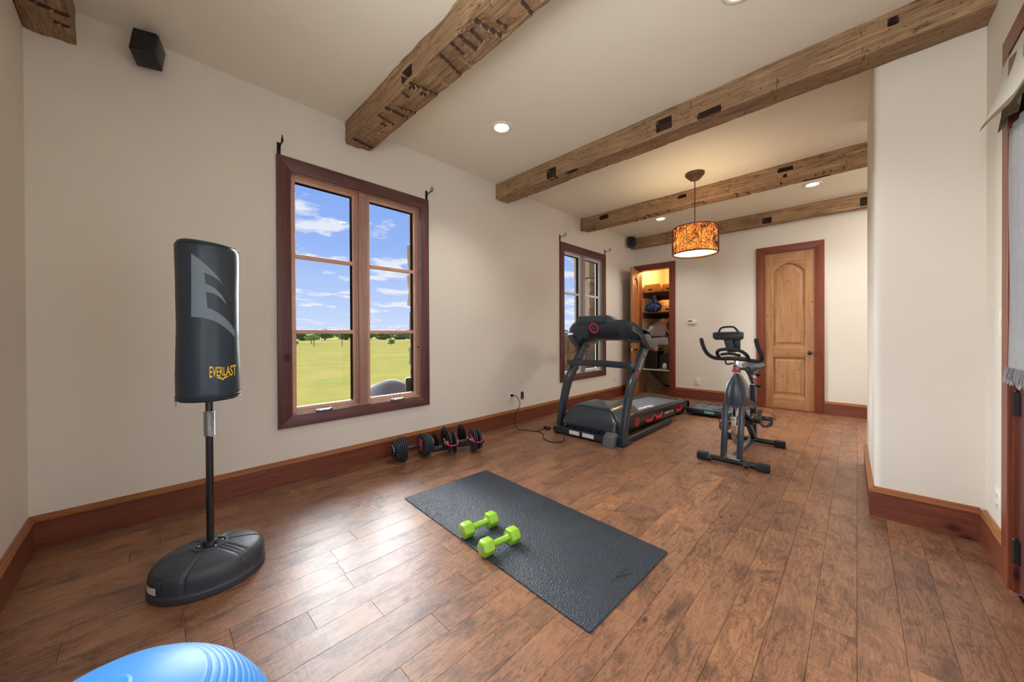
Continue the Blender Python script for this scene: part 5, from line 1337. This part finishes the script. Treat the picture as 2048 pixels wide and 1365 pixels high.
# cranks and pedals
CY, CZ = 4.05, .305
part('bottom_bracket', 'black2', lambda m: m.cyl((-.83, CY, CZ), (-.66, CY, CZ), .024, seg=18), autosm=40)
for s, py, pz, px_ in ((1, 3.92, .365, -.655), (-1, 4.16, .215, -.905)):
    part('crank', 'chrome' if s < 0 else 'black2', lambda m: m.tube([(px_, CY, CZ), (px_+s*.004, (CY+py)/2, (CZ+pz)/2), (px_+s*.01, py, pz)], lambda u: (.009, .013), 8, flat=(1, 0, 0)), autosm=40)
    x0 = px_+s*.02
    pd = part('pedal', 'black', lambda m: (m.bbox(min(x0, x0+s*.095), max(x0, x0+s*.095), py-.042, py-.030, pz-.012, pz+.012, .003), m.bbox(min(x0, x0+s*.095), max(x0, x0+s*.095), py+.030, py+.042, pz-.012, pz+.012, .003),
         m.bbox(min(x0+s*.03, x0+s*.06), max(x0+s*.03, x0+s*.06), py-.032, py+.032, pz-.009, pz+.009, .003), m.bbox(min(x0, x0+s*.008), max(x0, x0+s*.008), py-.035, py+.035, pz-.008, pz+.008, .002), m.bbox(min(x0+s*.087, x0+s*.095), max(x0+s*.087, x0+s*.095), py-.035, py+.035, pz-.008, pz+.008, .002)), autosm=40)
    m = MB(); m.tube([(x0+s*.01, py-.04, pz+.006), (x0+s*.015, py-.09, pz-.03), (x0+s*.045, py-.10, pz-.055), (x0+s*.08, py-.09, pz-.03), (x0+s*.088, py-.04, pz+.006)], lambda u: (.010, .003), 8, smooth=4, flat=(1, 0, 0)); m.tube([(x0+s*.006, py-.02, pz-.01), (x0+s*.01, py-.03, pz-.045), (x0+s*.05, py-.06, pz-.062), (x0+s*.085, py-.03, pz-.045), (x0+s*.09, py-.02, pz-.01)], .006, 6, smooth=4); m.build('toe_cage', 'black', pd, autosm=50)
    m = MB(); m.tube([(x0+s*.0, py+.01, pz+.012), (x0-s*.004, py-.02, pz+.05), (x0+s*.045, py-.035, pz+.066), (x0+s*.10, py-.02, pz+.048), (x0+s*.108, py+.01, pz-.01)], lambda u: (.009, .002), 8, smooth=4, flat=(0, 1, 0)); m.build('toe_strap', 'rubber', pd, autosm=50)

# ================================================================== CLOSET CONTENTS
def shelf(y0, y1, z, label):
    t = thing('closet_shelf', label, 'shelf', (-2.72, (y0+y1)/2, z), 'closet shelves')
    m = MB(); m.bbox(WX+.012, -2.30, y0, y1, z-.022, z, .003); m.build('board', 'shelf', t, autosm=40)
    m = MB(); m.bbox(WX+.012, WX+.034, y0+.01, y1, z-.11, z-.022, .003); m.build('cleat', 'shelf', t, autosm=40)
    m = MB(); m.bbox(WX+.034, -2.30, y1-.025, y1, z-.10, z-.022, .003); m.build('back_cleat', 'shelf', t, autosm=40)
shelf(7.02, 7.9, 1.985, 'upper brown wood closet shelf under the cardboard boxes')
shelf(7.02, 7.9, 1.575, 'middle brown wood closet shelf under the blue bag')
shelf(7.02, 7.9, 1.10, 'lower brown wood closet shelf among storage clutter')
def carton(x0, x1, y0, y1, z0, z1, mat, label, rz=0., tape=True):
    c = ((x0+x1)/2, (y0+y1)/2, z0); t = thing('cardboard_box', label, 'box', c)
    m = MB(); m.bbox(x0, x1, y0, y1, z0, z1, .004); m.build('body', mat, t, autosm=40)
    if tape:
        m = MB(); m.box(x0-.001, x1+.001, c[1]-.025, c[1]+.025, z1-.03, z1+.001); m.build('tape', 'tapec', t)
    m = MB(); m.box(x0+.08, x0+.16, y0-.0015, y0+.001, z0+.03, z0+.06); m.build('hand_hole', 'hole', t)
carton(-3.10, -2.78, 7.04, 7.40, 1.985, 2.135, 'card', 'long brown cardboard box at the left of the top closet shelf')
carton(-2.76, -2.62, 7.10, 7.50, 1.985, 2.125, 'card', 'taped carton beside the long box on the top closet shelf')
carton(-2.76, -2.40, 7.04, 7.34, 1.575, 1.675, 'cardor', 'shallow orange cardboard box on the middle closet shelf', tape=False)
m = MB(); m.bbox(-2.75, -2.62, 7.06, 7.26, 1.6755, 1.70, .006); tag(m.build('white_pouch', 'white', None, autosm=40), 'folded white pouch lying on the shallow orange box', 'pouch')
carton(-2.58, -2.42, 7.08, 7.30, 1.6755, 1.76, 'shelf', 'small dark box behind the white pouch on the orange box', tape=False)
# blue bag
t = thing('shopping_bag', 'crumpled blue shopping bag with orange print on the closet shelf', 'bag', (-2.97, 7.15, 1.575))
M['bluebag'] = (lambda: None)
def bagmat():
    m, tt = new_mat('blue_bag_print'); v = tt.add('ShaderNodeTexVoronoi', None, Vector=tt.pos, Scale=16.0); d = v.outputs[0]; r = tt.noise(tt.pos, 9, 2)
    k_ = tt.math('MULTIPLY', tt.ramp(d, [(.25, 1.0), (.32, 0.0)]), tt.ramp(r, [(.48, 0.0), (.52, 1.0)]))
    c = tt.mix(k_, srgb(24, 66, 150), srgb(226, 120, 70)); c = tt.mix(tt.ramp(tt.noise(tt.pos, 25, 3), [(.6, 0.0), (.68, .7)]), c, srgb(150, 190, 220))
    setp(tt, Base_Color=c, Roughness=.4, Normal=tt.bump(tt.noise(tt.pos, 18, 4), .6, .02)); return m
M['bluebag'] = bagmat()
m = MB(); bmesh.ops.create_icosphere(m.bm, subdivisions=4, radius=1)
for v in m.bm.verts:
    n = noise.noise(v.co*2.3)*.16+noise.noise(v.co*6)*.07; v.co *= 1+n
    v.co = Vector((-2.965+v.co.x*.165, 7.16+v.co.y*.11, 1.68+max(-1, v.co.z)*.105))
    v.co.z = max(v.co.z, 1.578)
m.build('body', 'bluebag', t, smooth=True)
m = MB(); bmesh.ops.create_icosphere(m.bm, subdivisions=3, radius=1)
for v in m.bm.verts:
    v.co *= 1+noise.noise(v.co*3)*.25; v.co = Vector((-2.93+v.co.x*.05-v.co.z*.02, 7.14+v.co.y*.045, 1.84+v.co.z*.10))
m.build('twisted_top', 'bluebag', t, smooth=True)
# storage things under the middle shelf
def tote(x0, x1, y0, y1, z0, z1, mat, lid, label):
    t = thing('storage_bin', label, 'bin', ((x0+x1)/2, (y0+y1)/2, z0))
    m = MB(); m.ring_stack([rr(x0+.015, x1-.015, y0+.015, y1-.015, z0, .02), rr(x0, x1, y0, y1, z1, .02)]); m.build('tub', mat, t, autosm=40)
    m = MB(); m.ring_stack([rr(x0-.008, x1+.008, y0-.008, y1+.008, z1, .02), rr(x0-.008, x1+.008, y0-.008, y1+.008, z1+.015, .02), rr(x0+.01, x1-.01, y0+.01, y1-.01, z1+.028, .02)]); m.build('lid', lid, t, autosm=40)
M['cloudy'] = plain('cloudy_plastic', srgb(176, 166, 160), .35, var=.2, scale=10)
tote(-3.03, -2.72, 7.18, 7.5, 1.10, 1.30, 'cloudy', 'cloudy', 'cloudy plastic storage bin under the middle closet shelf')
m = MB(); m.bbox(-3.05, -2.98, 7.152, 7.172, 1.115, 1.30, .003); tag(m.build('white_card', 'white', None, autosm=40), 'tall white card leaning on the cloudy plastic bin', 'card')
t = thing('paper_stack', 'untidy stack of grey papers on the cloudy storage bin', 'papers', (-2.86, 7.3, 1.33))
for i in range(4):
    m = MB(); m.box(-.13, .13, -.10, .10, 0, .012, T((-2.86+.01*i, 7.33, 1.329+i*.0125), (0, 0, .1*i-.15))); m.build('sheet', 'cloudy', t)
# folding table inside the closet
t = thing('folding_table', 'grey folding table standing inside the closet holding black clutter', 'table', (-2.72, 7.2, 0))
m = MB(); m.bbox(-3.10, -2.33, 6.90, 7.7, .425, .448, .006); m.build('tabletop', 'white', t, autosm=40)
for x in (-3.06, -2.37):
    for y in (6.94, 7.66):
        m = MB(); m.cyl((x, y, 0), (x, y, .425), .013, seg=12); m.build('leg', 'steel', t, autosm=40)
m = MB(); m.bbox(-2.44, -2.36, 6.905, 6.925, .30, .40, .006); m.build('bracket', 'white', t, autosm=40)
tote(-3.05, -2.80, 6.95, 7.25, .4485, .78, 'black', 'black', 'black storage tub on the folding table in the closet')
carton(-2.78, -2.60, 7.0, 7.3, .4485, .74, 'black', 'dark carton right of the black tub on the folding table', tape=False)
m = MB(); bmesh.ops.create_icosphere(m.bm, subdivisions=3, radius=1)
for v in m.bm.verts:
    v.co *= 1+noise.noise(v.co*2.5+Vector((4, 0, 0)))*.3; v.co = Vector((-2.49+v.co.x*.10, 7.0+v.co.y*.09, .62+max(-.17/.20, v.co.z)*.20))
tag(m.build('backpack', 'rubber', None, smooth=True), 'slumped black and brown backpack on the table, right side of closet', 'bag')
m = MB(); bmesh.ops.create_icosphere(m.bm, subdivisions=3, radius=1)
for v in m.bm.verts:
    v.co *= 1+noise.noise(v.co*3+Vector((7, 0, 0)))*.3; v.co = Vector((-2.66+v.co.x*.045, 6.95+v.co.y*.035, .515+v.co.z*.062))
tag(m.build('white_cloth', 'white', None, smooth=True), 'small wad of white cloth beside the backpack in the closet', 'cloth')
M['mint'] = plain('mint_cord', srgb(60, 190, 150), .5)
m = MB(); m.tube([(-2.76, 6.92, .452), (-2.73, 6.93, .48), (-2.71, 6.91, .452), (-2.68, 6.93, .475), (-2.66, 6.915, .453)], .004, 6, smooth=4)
tag(m.build('jump_rope', 'mint', None, smooth=True), 'thin mint green cord curled at the front of the closet table', 'cord')
# wheel, bottle, small carton on a stack
t = thing('wooden_hoop', 'large tan wooden hoop leaning in the closet beside the bin', 'hoop', (-2.56, 7.3, 1.1))
m = MB(); m.tube([(-2.52+.175*math.cos(a*PI/20), 7.09+.02*math.sin(a*PI/20), 1.304+.175*math.sin(a*PI/20)) for a in range(40)], lambda u: (.025, .014), 8, closed=True, flat=(0, 1, 0)); m.build('rim', 'alder', t, smooth=True)
M['orange'] = plain('orange_plastic', srgb(240, 96, 40), .4)
t = thing('orange_bottle', 'small orange bottle with white cap beside a tan carton in the closet', 'bottle', (-2.93, 7.0, .81))
m = MB(); m.lathe((-2.93, 7.02, .809), (0, 0, 1), [(0, .024), (.004, .028), (.07, .028), (.09, .012), (.1, .012)], 20); m.build('body', 'orange', t, smooth=True)
m = MB(); m.lathe((-2.93, 7.02, .908), (0, 0, 1), [(0, .013), (.025, .010), (.04, .004)], 14); m.build('cap', 'white', t, autosm=40)
carton(-2.885, -2.815, 6.99, 7.06, .809, .90, 'tapec', 'small tan carton right of the orange bottle in the closet', tape=False)
# blanket draped below the table
m = MB(); NB = 34
A = []
for i in range(NB+1):
    u = i/NB; x = -3.10+.78*u
    top = .424 if u < .22 else .424-.36*min(1, (u-.22)/.5)**.8
    top = max(top, .13-.02*math.sin(u*9))
    row = []
    for j in range(13):
        v = j/12; z = top*(1-v)+.004*v; y = 6.875-.02*math.sin(u*26+v*2)*(.4+v)-.06*v*v*(1+.4*math.sin(u*7))
        row.append(m.bm.verts.new((x+.01*math.sin(v*6), y, z)))
    A.append(row)
for i in range(NB):
    for j in range(12): m.bm.faces.new((A[i][j], A[i+1][j], A[i+1][j+1], A[i][j+1]))
bmesh.ops.solidify(m.bm, geom=m.bm.faces[:], thickness=.012)
tag(m.build('brown_blanket', 'burlap', None, smooth=True), 'brown blanket draped from the folding table to the closet floor', 'blanket')
